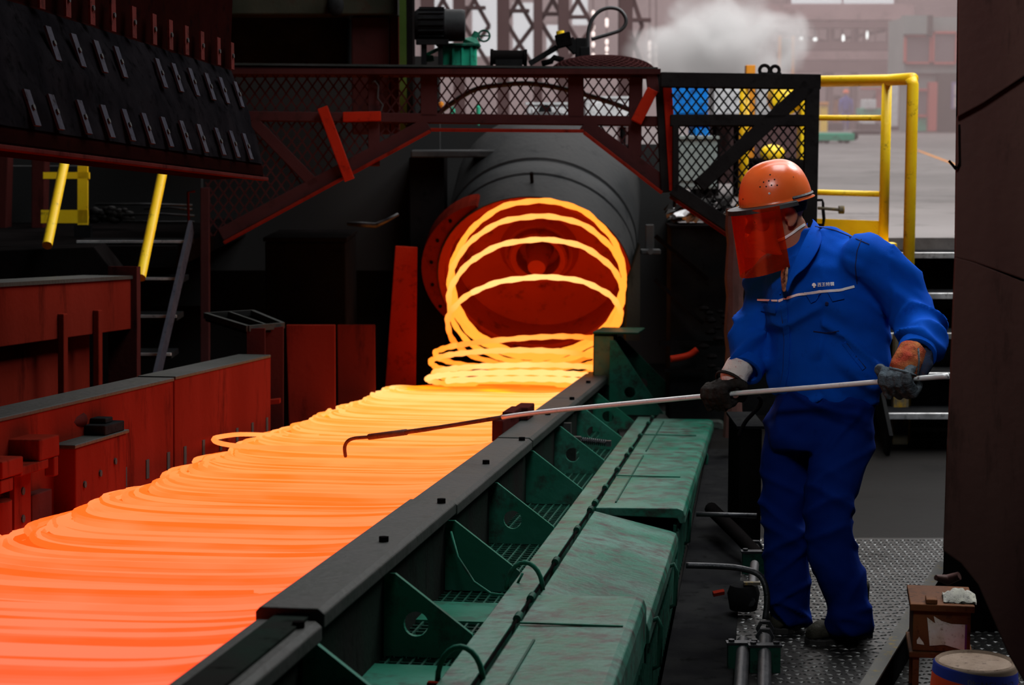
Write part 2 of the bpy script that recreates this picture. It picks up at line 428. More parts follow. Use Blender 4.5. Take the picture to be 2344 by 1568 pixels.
# ================================================================== yellow guard rail
yr = thing('guard_rail', 'yellow tubular guard rail with kick plate beside the right hand steps', 'railing', tuple(onz(2050, 1010, 0)))
d0 = 11.0
def ytube(name, pts, r, parent=yr):
    m = MB(); m.tube(pts, r, 12); return m.build(name, M['yellow'], parent, smooth=True)
RY = 0.033
foot = onz(2052, 1010, 0)
top = P(2069, 182, d0); top.x = P(2069, 400, d0).x
ytube('post', [V((top.x, foot.y, 0)), V((top.x, foot.y, top.z - 0.03)), V((top.x - 0.01, foot.y + .01, top.z))], RY)
b2 = onz(2022, 555, PLAT)
t2 = P(2027, 182, b2.y / FWD.y)
ytube('post', [V((b2.x, b2.y, PLAT)), V((b2.x, b2.y, top.z))], RY * 0.9)
far = P(1700, 168, 11.9)
ytube('top_rail', [V((top.x, foot.y, top.z)), V((b2.x, b2.y, top.z)), V((far.x, 11.9, top.z - .005))], RY)
e = V((far.x, 11.9, 0))
for y in (270, 443):
    p = P(2015, y, b2.y / FWD.y); q = V((e.x, e.y, p.z))
    ytube('mid_rail', [V((b2.x, b2.y, p.z)), q], 0.017)
ytube('post', [V((e.x, e.y, PLAT)), V((e.x, e.y, top.z))], RY * 0.9)
m = MB(); m.beam(V((b2.x, b2.y, PLAT + 0.07)), V((e.x, e.y, PLAT + 0.07)), 0.11, 0.008, (0.3, -1, 0)); m.build('kick_plate', M['yellow'], yr)
m = MB(); m.box(b2.x - .35, b2.x + .06, b2.y - .1, b2.y + .02, PLAT - .06, PLAT); m.build('base_plate', M['yellow'], yr)
# painted foot post at the bottom of the steps
M['post_dirty'] = paint('dirty_post', (0.16, 0.13, 0.08), (0.10, 0.085, 0.06), (0.5, 0.28, 0.01), 6, 0.5, 0, 0.2, 0.35, 3)
m = MB(); m.box(foot.x - .045, foot.x + .04, foot.y - .12, foot.y - .05, 0, 0.62)
tag(m.build('stub_post', M['post_dirty'], bevel=0.005), 'short dirty grey post with yellow paint left at its foot', 'post')

# ================================================================== falling wire and bed of loops
hot = thing('steel_wire_coil', 'glowing orange steel wire laid in overlapping loops along the conveyor', 'wire', tuple(K(8, -1.76, -0.9)))
NSEG = 56
variants = []
for vi in range(14):
    rnd = random.Random(100 + vi)
    m = MB(); pts = []
    R1 = 0.61 + rnd.uniform(-0.012, 0.012); R2 = 0.55 + rnd.uniform(-0.012, 0.012)
    ph = rnd.uniform(0, 6.28); w1, w2 = rnd.uniform(0.0, 0.003), rnd.uniform(0.0005, 0.002)
    for i in range(NSEG):
        t = 2 * PI * i / NSEG
        cb, ca = math.cos(t), math.sin(t)
        cb = math.copysign(abs(cb) ** .78, cb); ca = math.copysign(abs(ca) ** .62, ca)
        z = w1 * math.sin(2 * t + ph) + w2 * math.sin(5 * t + ph * 2) + 0.022 * abs(cb) ** 6 - 0.030 * ca
        pts.append(CB * (R1 * cb + w2 * math.sin(3 * t + ph)) + CU * (R2 * ca + w1 * math.cos(3 * t + ph)) + CC * z)
    m.tube(pts, 0.0108, 6, closed=True)
    me = m.mesh('wire_loop'); me.materials.append(M['hot'])
    for p in me.polygons: p.use_smooth = True
    variants.append(me)
a = 2.95; n = 0
rnd = random.Random(5)
while a < 12.15:
    o = bpy.data.objects.new('wire_loop', rnd.choice(variants)); link(o)
    if n % 3 == 0: grp = rnd.uniform(-0.045, 0.03)
    off = grp + rnd.gauss(0, 0.005)
    o.location = K(a, -1.715 + off, -0.970 + rnd.uniform(-0.003, 0.003))
    place(o, hot)
    a += rnd.choice((0.028, 0.034, 0.042, 0.056)) * (1.0 if a < 9 else 1.15); n += 1
# the layers underneath: too dense to pick apart
m = MB(); a = 2.9
while a < 12.2:
    pts = []; off = rnd.gauss(0, .012); ph = rnd.uniform(0, 6.28); z0 = -0.985 + rnd.uniform(-.008, .008)
    for i in range(30):
        t = 2 * PI * i / 30; cb, ca = math.cos(t), math.sin(t)
        cb = math.copysign(abs(cb) ** .82, cb); ca = math.copysign(abs(ca) ** .9, ca)
        pts.append(K(a + .56 * ca, -1.715 + off + .60 * cb, z0 + .008 * math.sin(2 * t + ph) + .02 * abs(cb) ** 5))
    m.tube(pts, .0115, 4, closed=True); a += rnd.uniform(.016, .024)
m.build('lower_wire_layers', M['hot_low'], hot, smooth=True, kind='stuff')
# one loop that sticks out at the left edge
o = bpy.data.objects.new('wire_loop', variants[3]); link(o); o.location = K(8.45, -1.79, -0.915); place(o, hot)
# falling turns: centre px, half width px, half height px, depth
turns = [(1228, 645, 196, 178, 12.80), (1232, 638, 197, 172, 12.74), (1228, 660, 199, 156, 12.66), (1226, 694, 198, 136, 12.58), (1222, 742, 196, 98, 12.52),
         (1185, 811, 188, 30, 12.95), (1176, 830, 190, 28, 12.85), (1182, 855, 188, 20, 12.65), (1165, 868, 186, 18, 12.4), (1160, 880, 186, 16, 12.2)]
PER = 96
R = 0.565
pts = []
for i in range(PER * (len(turns) - 1) + 1):
    t = i / PER; k_ = min(int(t), len(turns) - 2); f = t - k_
    f = f * f * (3 - 2 * f)
    A, B = turns[k_], turns[k_ + 1]
    cx, cy, rx, ry, d = [lerp(A[j], B[j], f) for j in range(5)]
    C = P(cx, cy, d)
    sc = F_PX / d
    cosp = min(0.999, ry / (R * sc)); sinp = math.sqrt(1 - cosp * cosp)
    th = 2 * PI * t + PI * 0.75
    wob = 0.003 * math.sin(7 * th) + 0.0025 * math.sin(13 * th + 1)
    pts.append(C + RGT * (rx / sc + wob) * math.cos(th) + (UPV * cosp - FWD * sinp) * (R + wob) * math.sin(th))
for i in range(len(turns) - 1):
    m = MB(); sub = pts[i * PER:(i + 1) * PER + 1]
    rad = [0.0175 + 0.003 * math.sin(j * 1.7 + i) for j in range(len(sub))]
    m.tube(sub, rad, 8)
    m.build('wire_loop', M['hot'], hot, smooth=True)

# ================================================================== laying head
al = math.radians(30)
AX = V((0.10, math.cos(al), math.sin(al))).normalized()
RC = P(1224, 640, 13.0)
lh = thing('laying_head', 'tilted grey steel drum of the laying head from which the hot wire falls', 'machine', tuple(RC))
RO, RI = 0.655, 0.605
m = MB(); m.lathe(RC, AX, [(0.0, RI), (0.0, RO), (0.26, RO), (0.27, RO - .012), (0.285, RO - .012), (0.295, RO), (0.44, RO), (0.455, RO - .01), (0.47, RO - .01), (0.48, RO + .004), (1.05, RO + .004), (1.2, RO - .06), (1.3, RO - .3), (1.3, 0.01)], 64)
m.build('drum', M['drum'], lh, smooth='auto')
m = MB(); m.lathe(RC, AX, [(-0.004, RO - .006), (-0.004, RI), (0.05, RI), (0.06, RI - .02), (0.28, RI - .03), (0.34, 0.44), (0.36, 0.27), (0.30, 0.23), (0.33, 0.16), (0.38, 0.14), (0.38, 0.01)], 64)
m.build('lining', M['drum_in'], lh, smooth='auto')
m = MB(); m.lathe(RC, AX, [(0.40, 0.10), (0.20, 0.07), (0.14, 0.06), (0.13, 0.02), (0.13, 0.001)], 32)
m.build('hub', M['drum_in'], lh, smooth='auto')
m = MB(); m.lathe(RC, AX, [(0.36, 0.205), (0.25, 0.20), (0.235, 0.185), (0.25, 0.15), (0.36, 0.145)], 48)
m.build('hub_ring', M['drum_in'], lh, smooth='auto')
# flared guide shell on the left of the rim
m = MB()
sx = AX.cross(V((0, 0, 1))).normalized(); ux = sx.cross(AX)
vs = []; NA = 22
for i in range(NA + 1):
    t = math.radians(lerp(122, 218, i / NA))
    r = sx * math.cos(t) + ux * math.sin(t)
    wd = 0.02 + 0.09 * math.sin(PI * i / NA) ** 0.7
    vs += [RC + r * (RO + .0) + AX * 0.02, RC + r * (RO + wd) + AX * 0.02, RC + r * (RO + wd) + AX * 0.16, RC + r * RO + AX * 0.16]
fs = []
for i in range(NA):
    for q in range(4):
        fs.append((i * 4 + q, i * 4 + (q + 1) % 4, i * 4 + 4 + (q + 1) % 4, i * 4 + 4 + q))
fs += [(3, 2, 1, 0), (NA * 4, NA * 4 + 1, NA * 4 + 2, NA * 4 + 3)]
m.add(vs, fs); m.build('rim_shroud', M['rust'], lh)
for i in range(5):
    t = math.radians(lerp(140, 200, i / 4)); r = sx * math.cos(t) + ux * math.sin(t)
    m = MB(); m.lathe(RC + r * (RO + .045) + AX * 0.01, AX, [(0, 0.001), (0, 0.012), (0.02, 0.012)], 10); m.build('bolt', M['dark'], lh)
# pin on top of the drum, bracket lug at right
pt = RC + ux * RO + AX * 0.2
pt = RC + (ux * math.cos(0.02) ) * RO + AX * 0.17
m = MB(); m.tube([pt - ux * .01, pt + ux * 0.075], 0.012, 10); m.build('pin', M['dark'], lh)
lg = P(1488, 575, 12.9)
m = MB(); m.obox(P(1487, 545, 12.9), V((0.028, 0, 0)), V((0, 0.015, 0)), V((0, 0, 0.09))); m.obox(P(1489, 576, 12.86), V((0.065, 0, 0)), V((0, 0.05, 0)), V((0, 0, 0.016)))
m.build('lug', M['drum'], lh, bevel=0.006)
m = MB(); m.lathe(P(1489, 576, 12.80) , V((0, -1, 0.25)), [(0, .02), (.006, .02), (.006, 0.001)], 14); m.build('lug_eye', M['hole'], lh)
# right cheek plate under the drum
m = MB(); m.prism([P(1438, 640, 12.75), P(1465, 560, 12.75), P(1465, 780, 12.75), P(1432, 780, 12.75)], V((0, .25, 0))); m.build('cheek_plate', M['wall_in'], lh)
# housing box beside the drum with dusty ledge
hb = thing('machine_housing', 'black housing with a dusty grey ledge left of the drum', 'machine', tuple(P(1060, 700, 13.6)))
q0, q1 = P(943, 343, 13.4), P(1195, 352, 13.4)
m = MB(); m.box(q0.x, q1.x - .1, 13.3, 13.5, q0.z - .05, q0.z); m.build('ledge', M['drum'], hb, bevel=0.01)
m = MB(); m.box(q0.x - .02, q0.x + .22, 13.45, 14.2, -0.6, q0.z - .05); m.build('body', M['dark'], hb, bevel=0.01)
# ================================================================== cooling conveyor
cv = thing('cooling_conveyor', 'long green conveyor trough carrying the glowing wire, with gusseted side wall and hinged covers', 'conveyor', tuple(K(7, -1.0, -1.3)))
m = MB(); m.cbox(2.4, 12.5, -2.42, -1.05, -1.15, -1.10); m.build('bed', M['dark'], cv)
for i in range(14):
    a = 3.0 + i * 0.68
    m = MB(); m.lathe(K(a, -2.4, -1.06), CB, [(0, .001), (0, .045), (1.34, .045), (1.34, .001)], 14); m.build('roller', M['dark'], cv, smooth='auto')
m = MB(); m.cbox(2.4, 12.3, -1.10, -1.02, -1.45, -0.855); m.build('side_wall', M['wall_in'], cv)
caps = [(2.4, 4.24, -0.862), (4.26, 6.12, -0.838), (6.14, 8.13, -0.845), (8.15, 10.2, -0.842), (10.22, 12.3, -0.842)]
for i, (a0, a1, c) in enumerate(caps):
    m = MB(); m.prism([K(a0, b, c + z) for b, z in ((-1.135, 0.0), (-1.0, 0.0), (-0.985, -0.012), (-0.985, -0.045), (-1.02, -0.05), (-1.12, -0.05), (-1.145, -0.035), (-1.145, -0.012))], K(a1, 0, 0) - K(a0, 0, 0))
    cp_ = m.build('cap_plate', M['cap'], cv, bevel=0.004)
    for a in ((a0 + a1) / 2 + 0.05, a1 - 0.08):
        m = MB(); m.lathe(K(a, -1.045 if a < a1 - .1 else -1.02, c), CC, [(-.004, .015), (.014, .015), (.014, .001)], 6); m.build('bolt', M['dark'], cp_)
# dark clamp on the cap under the rod
m = MB(); m.cbox(8.35, 9.0, -1.19, -1.14, -0.95, -0.79); m.cbox(8.9, 9.15, -1.17, -1.10, -0.84, -0.78); m.cbox(8.6, 8.9, -1.18, -1.13, -0.80, -0.775)
m.build('clamp_block', M['rust_dark'], cv, bevel=0.006)
# gussets with round holes
def gusset(a, b0, b1, ct, cb, th=0.018, hole=True, mat='green', ct2=None, tipb=None):
    """plate across the wall; polygon with a round hole"""
    tip = tipb if tipb is not None else cb + 0.055
    outer = [(b0, cb), (b0, ct), (b0 + 0.03, ct), (b1 - 0.004, tip + 0.012), (b1, tip), (b1, cb)]
    bm = bmesh.new()
    vs = [bm.verts.new(K(a, b, c)) for b, c in outer]
    for v_ in (vs,): pass
    edges = [bm.edges.new((vs[i], vs[(i + 1) % len(vs)])) for i in range(len(vs))]
    if hole:
        hb, hc, hr = lerp(b0, b1, 0.36), lerp(cb, ct, 0.40), 0.034
        hv = [bm.verts.new(K(a, hb + hr * math.cos(t * PI / 10), hc + hr * math.sin(t * PI / 10))) for t in range(20)]
        edges += [bm.edges.new((hv[i], hv[(i + 1) % 20])) for i in range(20)]
    bmesh.ops.triangle_fill(bm, use_beauty=True, use_dissolve=False, edges=edges)
    r = bmesh.ops.extrude_face_region(bm, geom=bm.faces[:])
    bmesh.ops.translate(bm, vec=CU * th, verts=[g for g in r['geom'] if isinstance(g, bmesh.types.BMVert)])
    bmesh.ops.recalc_face_normals(bm, faces=bm.faces)
    me = bpy.data.meshes.new('gusset'); bm.to_mesh(me); bm.free()
    me.materials.append(M[mat])
    o = bpy.data.objects.new('gusset', me); link(o); place(o, cv); return o
for i, a in enumerate((3.3, 4.2, 5.12, 6.12, 7.1, 8.2, 9.3, 10.4, 11.35)):
    gusset(a, -1.02, -0.775, -0.905, -1.13, hole=(i % 2 == 0 or i == 7 or i == 3 and False))
# end wall, taller, with bigger gussets
m = MB(); m.cbox(12.0, 12.5, -1.08, -0.97, -1.3, -0.585); m.build('end_wall', M['green_dark'], cv)
m = MB(); m.cbox(11.96, 12.6, -1.08, -0.80, -0.585, -0.572); m.build('end_cap', M['green_dark'], cv, bevel=0.004)
M['end_face'] = paint('scorched_end_plate', (0.20, 0.15, 0.06), (0.06, 0.16, 0.10), (0.08, 0.07, 0.04), 5, 0.5)
m = MB(); m.cbox(11.97, 12.0, -1.07, -0.955, -0.90, -0.60); m.build('end_plate', M['end_face'], cv)
gusset(11.9, -0.97, -0.62, -0.62, -1.15, mat='green')
gusset(12.4, -0.97, -0.50, -0.62, -1.12, mat='green_dark')
# slack wire hung along the third gusset, spring bolt assembly
m = MB()
wp = [K(6.05, -0.99, -0.93), K(6.0, -0.96, -1.0), K(5.95, -0.90, -1.07), K(5.9, -0.84, -1.095), K(5.85, -0.78, -1.09), K(5.85, -0.75, -1.05), K(5.85, -0.735, -1.02)]
m.tube(wp, 0.004, 6); m.build('slack_wire', M['green'], cv, smooth=True)
sp = K(9.45, -0.98, -0.985)
m = MB(); m.obox(sp + CB * .03, CB * .045, CU * .02, CC * .02); m.build('spring_block', M['cap'], cv, bevel=0.004)
m = MB()
pts = [sp + CB * (0.075 + 0.12 * i / 96) + CU * 0.014 * math.sin(i * 2 * PI / 8) + CC * (0.014 * math.cos(i * 2 * PI / 8)) - CC * 0.01 * i / 96 for i in range(97)]
m.tube(pts, 0.0035, 6); m.build('coil_spring', M['steel_dk'], cv, smooth=True)
m = MB(); m.tube([sp + CB * 0.06, sp + CB * 0.22 - CC * .012], 0.007, 8); m.obox(sp + CB * .21 - CC * .012, CB * .012, CU * .014, CC * .014); m.build('spring_rod', M['steel_dk'], cv)
m = MB(); m.cbox(9.43, 9.47, -0.98, -0.93, -1.13, -0.99); m.cbox(9.43, 9.47, -0.99, -0.955, -0.99, -0.90); m.build('spring_bracket', M['cap'], cv)
# grating deck: a plate with bars standing on it
m = MB(); m.cbox(2.4, 12.3, -1.02, -0.755, -1.16, -1.145); m.build('deck_pan', M['hole'], cv)
m = MB()
for i in range(8):
    b = -1.0 + i * 0.033; m.cbox(2.4, 12.2, b, b + 0.006, -1.145, -1.128)
a = 2.4
while a < 12.2:
    m.cbox(a, a + 0.006, -1.02, -0.76, -1.142, -1.131); a += 0.045
m.build('grating', M['green_dark'], cv, kind='stuff')
for a, l in ((3.6, .6), (4.75, .5), (5.75, .3)):
    m = MB(); m.cbox(a - l / 2, a + l / 2, -1.02, -0.80, -1.131, -1.124); m.build('deck_plate', M['green'], cv)
m = MB(); m.obox(K(4.72, -0.80, -1.112), CB * .03 , CU * .012, CC * .011); o = m.build('loose_brick', M['rust'], None, bevel=0.004)
tag(o, 'small loose brown lump lying on the green grating beside a gusset', 'debris')
# inner strip and hinged covers
m = MB(); m.cbox(2.4, 11.5, -0.765, -0.685, -1.10, -1.05)
for i in range(1): pass
m.build('hinge_strip', M['green_top'], cv, bevel=0.003)
m = MB(); m.cbox(2.4, 11.5, -0.78, -0.70, -1.5, -1.10); m.build('box_side', M['wall_in'], cv)
def cover(a0, a1, zin, zout, b1, zdrop, name='cover', mat='green_top', skew=0.0):
    """lid: inner edge at zin, outer edge at zout with a turned-down rounded lip"""
    prof = [(-0.665, zin), (b1 - 0.03, zout), (b1 - 0.008, zout - 0.008), (b1, zout - 0.03), (b1, zout - zdrop), (b1 - 0.02, zout - zdrop), (b1 - 0.03, zout - 0.04), (-0.665, zin - 0.03)]
    m = MB(); m.prism([K(a0, b, c) for b, c in prof], K(a1, 0, 0) - K(a0, 0, 0))
    return m.build(name, M[mat], cv, bevel=0.004)
c1 = cover(2.4, 5.66, -1.05, -1.045, -0.345, 0.14)
c2 = cover(5.70, 7.50, -1.055, -1.125, -0.338, 0.07)
c3 = cover(7.56, 9.48, -1.05, -1.045, -0.315, 0.06)
c4 = cover(9.50, 11.4, -1.05, -1.048, -0.315, 0.06)
M['cover_grey'] = paint('greasy_cover', (0.0500, 0.0550, 0.0500), (0.0250, 0.0650, 0.0475), (0.0250, 0.0250, 0.0225), 3, 0.45)
c5 = cover(11.44, 12.9, -1.065, -1.065, -0.26, 0.06, mat='cover_grey')
# weld lines and patches stand proud of the covers
for cvr, a, z0 in ((c1, 4.2, -1.046), (c1, 5.2, -1.046), (c3, 8.55, -1.046), (c4, 10.4, -1.047)):
    m = MB(); m.cbox(a, a + 0.010, -0.66, -0.38, z0, z0 + 0.005); m.build('weld_seam', M['green'], cvr)
for cvr, a0, a1, b0 in ((c3, 7.7, 9.4, -0.60), (c1, 3.2, 5.0, -0.60), (c4, 9.6, 11.2, -0.60)):
    m = MB(); m.cbox(a0, a1, b0, b0 + 0.006, -1.049, -1.044); m.build('lap_seam', M['green_dark'], cvr)
# hinge rod with knuckles
m = MB(); m.tube([K(2.4, -0.675, -1.046), K(11.5, -0.675, -1.046)], 0.0045, 6); m.build('hinge_rod', M['dark'], cv)
a = 2.7
for a in (2.75, 3.3, 4.3, 5.25, 5.55, 6.2, 6.9, 7.42, 7.62, 8.1, 8.75, 9.35, 9.62, 10.3, 11.0, 11.35):
    m = MB(); m.lathe(K(a, -0.675, -1.043), CU, [(0, .001), (0, .0115), (0.06, .0115), (0.06, .001)], 10); m.build('hinge_knuckle', M['green_dark'], cv, smooth='auto')
for a in (4.55, 5.78):
    m = MB(); pts = [K(a, -0.72 + 0.055 * math.cos(t * PI / 12), -1.06 + 0.085 * math.sin(t * PI / 12)) for t in range(13)]
    m.tube(pts, 0.007, 8); m.build('lift_loop', M['green'], cv, smooth=True)
# louvred outer side down to the floor
for a0, a1, top in ((2.6, 5.62, -1.19), (5.72, 7.5, -1.20), (7.55, 9.48, -1.11), (9.5, 11.4, -1.11)):
    n = int((a1 - a0) / 0.075)
    m = MB()
    p0, p1 = K(a0, -0.36, top), K(a1, -0.36, top)
    q0, q1 = V((p0.x, p0.y, min(-0.0, p0.z - .02))), V((p1.x, p1.y, min(-0.0, p1.z - .02)))
    m.prism([p0, p1, q1, q0], CB * 0.012)
    sd = m.build('side_panel', M['green_dark'], cv)
    m = MB()
    for i in range(n):
        t0 = i / n; s = lerp(p0, p1, t0); e_ = V((s.x, s.y, 0.02))
        if s.z - .06 < 0.05: break
        m.beam(s + CB * .018 - V((0, 0, .03)), e_ + CB * .018 - CU * 0.12, 0.028, 0.01, CB)
    if m.v: m.build('louvre', M['green_dark'], sd, kind='stuff')
for a in (5.9, 6.9, 8.05, 10.2):
    m = MB(); z0 = -1.17 if a < 7.5 else -1.12
    m.tube([K(a, -0.36, z0), K(a, -0.325, z0 + .015), K(a, -0.315, z0 - .01), K(a, -0.32, z0 - 0.13), K(a, -0.36, z0 - .15)], 0.008, 8); m.build('side_handle', M['green_dark'], cv, smooth=True)
m = MB(); m.cbox(2.4, 12.3, -2.45, -0.42, -2.2, -1.5); m.build('under_frame', M['dark'], cv)

# ================================================================== left side wall of the conveyor
lw = thing('conveyor_side_wall', 'red-brown steel side wall along the left of the glowing wire, grey along the top', 'wall plate', tuple(K(7, -2.5, -1)))
for a0, a1, dz in ((4.6, 7.78, 0.0), (7.8, 9.35, 0.004)):
    m = MB(); m.cbox(a0, a1, -2.47, -2.44, -1.25, -0.60 + dz); pl = m.build('wall_plate', M['rust'], lw, bevel=0.004)
    m = MB(); m.cbox(a0, a1, -2.60, -2.436, -0.602 + dz, -0.588 + dz); m.build('ledge', M['cap'], pl, bevel=0.003)
    a = a0 + 0.12
    while a < a1 - .05:
        m = MB(); m.cbox(a, a + 0.035, -2.441, -2.437, -0.965, -0.89); m.build('slot', M['hole'], pl, bevel=0.0); a += 0.27
m = MB(); m.cbox(9.34, 9.36, -2.60, -2.44, -1.25, -0.60); m.build('end_plate', M['rust'], lw)
m = MB(); m.cbox(5.2, 9.35, -2.62, -2.58, -1.25, -0.60); m.build('back_plate', M['dark'], lw)
# box bolted on the wall, clamps in front
bx = thing('plate_box', 'square red-brown box plate with dusty grey lid bolted to the left wall', 'box', tuple(K(6.6, -2.4, -1)))
m = MB(); m.cbox(6.42, 6.95, -2.60, -2.36, -1.25, -0.735); m.build('body', M['rust'], bx, bevel=0.005)
m = MB(); m.cbox(6.40, 6.97, -2.60, -2.355, -0.735, -0.722); m.build('lid', M['cap'], bx, bevel=0.003)
for a, c in ((6.50, -0.87), (6.66, -0.85), (6.82, -0.825)):
    m = MB(); m.lathe(K(a, -2.362, c), CB, [(0, .012), (.008, .012), (.008, .001)], 10); m.build('rivet', M['hole'], bx)
m = MB(); m.cbox(6.72, 6.93, -2.46, -2.36, -0.722, -0.685); m.cbox(6.78, 6.86, -2.44, -2.38, -0.685, -0.665); m.build('latch', M['black'], bx, bevel=0.004)
m = MB(); m.tube([K(6.1, -2.53, -0.68), K(6.4, -2.51, -0.665), K(6.72, -2.45, -0.665)], [0.035, 0.03, 0.028], 10); m.build('handle_bar', M['rust_dark'], bx, smooth='auto')
cl = thing('clamp_frame', 'rusty clamp with two square blocks and drilled upright strap at the far left', 'clamp', tuple(K(6.1, -2.4, -1)))
m = MB(); m.cbox(6.02, 6.20, -2.50, -2.335, -0.735, -0.665); m.cbox(6.15, 6.19, -2.37, -2.335, -0.80, -0.735); m.build('clamp_block', M['rust'], cl, bevel=0.005)
m = MB(); m.cbox(5.70, 5.87, -2.60, -2.33, -0.755, -0.70); m.build('clamp_block', M['rust'], cl, bevel=0.005)
m = MB(); m.cbox(5.70, 5.80, -2.60, -2.335, -0.80, -0.757); m.build('clamp_block', M['rust'], cl, bevel=0.005)
m = MB(); m.cbox(5.86, 6.10, -2.46, -2.335, -0.765, -0.735); m.build('bridge', M['rust'], cl, bevel=0.004)
m = MB(); m.cbox(5.93, 6.07, -2.40, -2.385, -1.35, -0.775); sb = m.build('strap', M['rust'], cl)
for c in (-.83, -.92, -1.02, -1.1):
    m = MB(); m.lathe(K(6.0, -2.386, c), CB, [(0, .013), (.005, .013), (.005, .001)], 10); m.build('bolt_hole', M['hole'], sb)
m = MB(); m.lathe(K(5.83, -2.46, -1.4), CC, [(0, .001), (0, .1), (0.56, .1), (0.56, .001)], 20); m.build('cylinder', M['rust'], cl, smooth='auto')
m = MB(); m.cbox(6.12, 6.30, -2.46, -2.40, -1.35, -0.86); m.build('back_strap', M['rust_dark'], cl, bevel=0.004)

# ================================================================== red beam and hanging plate further left
rb = thing('red_channel_beam', 'red-brown channel beam with a hanging plate on two straps at far left', 'beam', tuple(K(9, -3.3, -0.5)))
m = MB(); m.cbox(6.5, 9.5, -3.3, -3.2, -0.475, -0.22); m.build('beam_face', M['rust'], rb, bevel=0.004)
m = MB(); m.cbox(6.5, 9.5, -3.45, -3.19, -0.222, -0.205); m.build('top_flange', M['cap'], rb)
m = MB(); m.cbox(8.0, 9.17, -3.34, -3.3, -1.3, -0.49); m.build('hanging_plate', M['rust'], rb)
for x in (86, 173):
    a = 3.19 * F_PX / (1765 - x)
    m = MB(); m.cbox(a, a + 0.055, -3.2, -3.17, -0.80, -0.36); m.build('strap', M['rust'], rb, bevel=0.004)
    m = MB(); m.cbox(a + .02, a + 0.10, -3.25, -3.19, -0.80, -0.77); m.build('strap_wedge', M['black'], rb)
m = MB(); m.cbox(9.5, 9.56, -3.32, -3.17, -1.6, -0.16); m.build('end_post', M['rust_dark'], rb)
m = MB(); m.cbox(6.5, 9.5, -3.5, -3.44, -1.8, -0.22); m.build('back_web', M['black'], rb)
# black block with sloping lid in front of the left stairs
m = MB(); m.prism([P(x, y, 10.3) for x, y in ((-60, 575), (215, 565), (270, 635), (270, 900), (-60, 900))], V((0, .3, 0)))
tag(m.build('sloped_block', M['dark'], bevel=0.006), 'black sheet metal block with one sloping corner above the red channel beam', 'machine cover')

# ================================================================== standing plates by the wire
def stand_plate(name, label, pts, d, mat='rust', th=0.03, cat='plate'):
    m = MB(); m.prism([P(x, y, d) for x, y in pts], V((0, th, 0)))
    return tag(m.build(name, M[mat], bevel=0.004), label, cat)
stand_plate('shield_plate', 'broad rust-red shield plate standing left of the glowing wire', [(655, 744), (767, 744), (768, 1010), (662, 1010)], 10.55)
stand_plate('shield_plate', 'narrower rust-red shield plate behind the broad one beside the wire', [(772, 744), (858, 744), (860, 985), (774, 985)], 11.7)
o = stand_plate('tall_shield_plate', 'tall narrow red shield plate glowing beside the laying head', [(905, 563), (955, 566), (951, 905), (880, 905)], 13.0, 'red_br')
sb = thing('small_cabinet', 'dark red open box with a framed grey lid left of the shield plates', 'box', tuple(P(600, 900, 9.9)))
m = MB(); m.prism([P(x, y, 9.75) for x, y in ((565, 752), (606, 752), (606, 925), (565, 925))], V((0, .03, 0))); m.build('front', M['rust_dark'], sb)
m = MB(); m.prism([P(x, y, 9.85) for x, y in ((606, 752), (648, 748), (648, 990), (606, 990))], V((0, .03, 0))); m.build('side', M['rust_dark'], sb)
m = MB(); m.prism([P(x, y, 9.72) for x, y in ((598, 918), (640, 914), (640, 924), (598, 928))], V((0, .05, 0))); m.build('shelf', M['rust'], sb)
z0 = P(565, 750, 9.8)
fr = [P(470, 722, 10.2), P(578, 716, 10.2), P(648, 745, 9.9), P(568, 752, 9.75)]
m = MB()
for i in range(4): m.beam(fr[i], fr[(i + 1) % 4], 0.02, 0.03, (0, 0, 1))
m.beam((fr[0] + fr[1]) / 2, (fr[2] + fr[3]) / 2, 0.014, 0.03, (0, 0, 1)); m.build('lid_frame', M['cap'], sb)
m = MB(); m.prism([p - V((0, 0, .02)) for p in fr], V((0, 0, -.01))); m.build('lid_panel', M['dark'], sb)
# low dark machine block behind
mb_ = thing('dark_cabinet', 'black machine cabinet with a dusty top behind the shield plates', 'cabinet', tuple(P(700, 900, 12.6)))
m = MB(); p, q = P(608, 542, 12.4), P(792, 548, 12.4); m.box(p.x, q.x, 12.35, 13.2, -1, p.z - .03); m.build('body', M['dark'], mb_, bevel=0.01)
m = MB(); m.box(p.x - .01, q.x + .01, 12.34, 13.2, p.z - .028, p.z); m.build('top', M['dark'], mb_, bevel=0.006)
m = MB(); m.tube([P(795, 512, 12.6), P(830, 514, 12.6), P(860, 516, 12.6), P(885, 505, 12.6), P(912, 490, 12.6)], [.012, .018, .018, .012, .01], 8); m.build('hose', M['steel_dk'], mb_, smooth=True)

# ================================================================== opened hood above on the left
hd = thing('furnace_hood', 'huge dark opened conveyor hood lined with small grey clips at upper left', 'hood', tuple(K(6.5, -2.3, 0.5)))
prof = [(-2.24, 1.35), (-2.265, 0.70), (-2.125, 0.29), (-2.12, 0.245), (-2.35, 0.235), (-2.75, 0.6), (-2.7, 1.35)]
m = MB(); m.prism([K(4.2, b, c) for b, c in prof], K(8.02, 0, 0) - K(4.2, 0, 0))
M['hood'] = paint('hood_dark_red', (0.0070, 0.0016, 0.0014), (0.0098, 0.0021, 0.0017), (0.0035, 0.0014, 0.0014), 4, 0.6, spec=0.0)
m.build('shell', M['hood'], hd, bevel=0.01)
M['blanket'] = paint('shaded_insulation', (0.0040, 0.0036, 0.0043), (0.0075, 0.0065, 0.0075), (0.0020, 0.0018, 0.0020), 6, 0.8, 0, 0.6, 0.4, 1, 14, spec=0.0)  # hood lining and shell darkened to carry the shade over them
m = MB()   # sagging insulation between the clip rows
NA_, NB_ = 60, 10; vs, fs = [], []
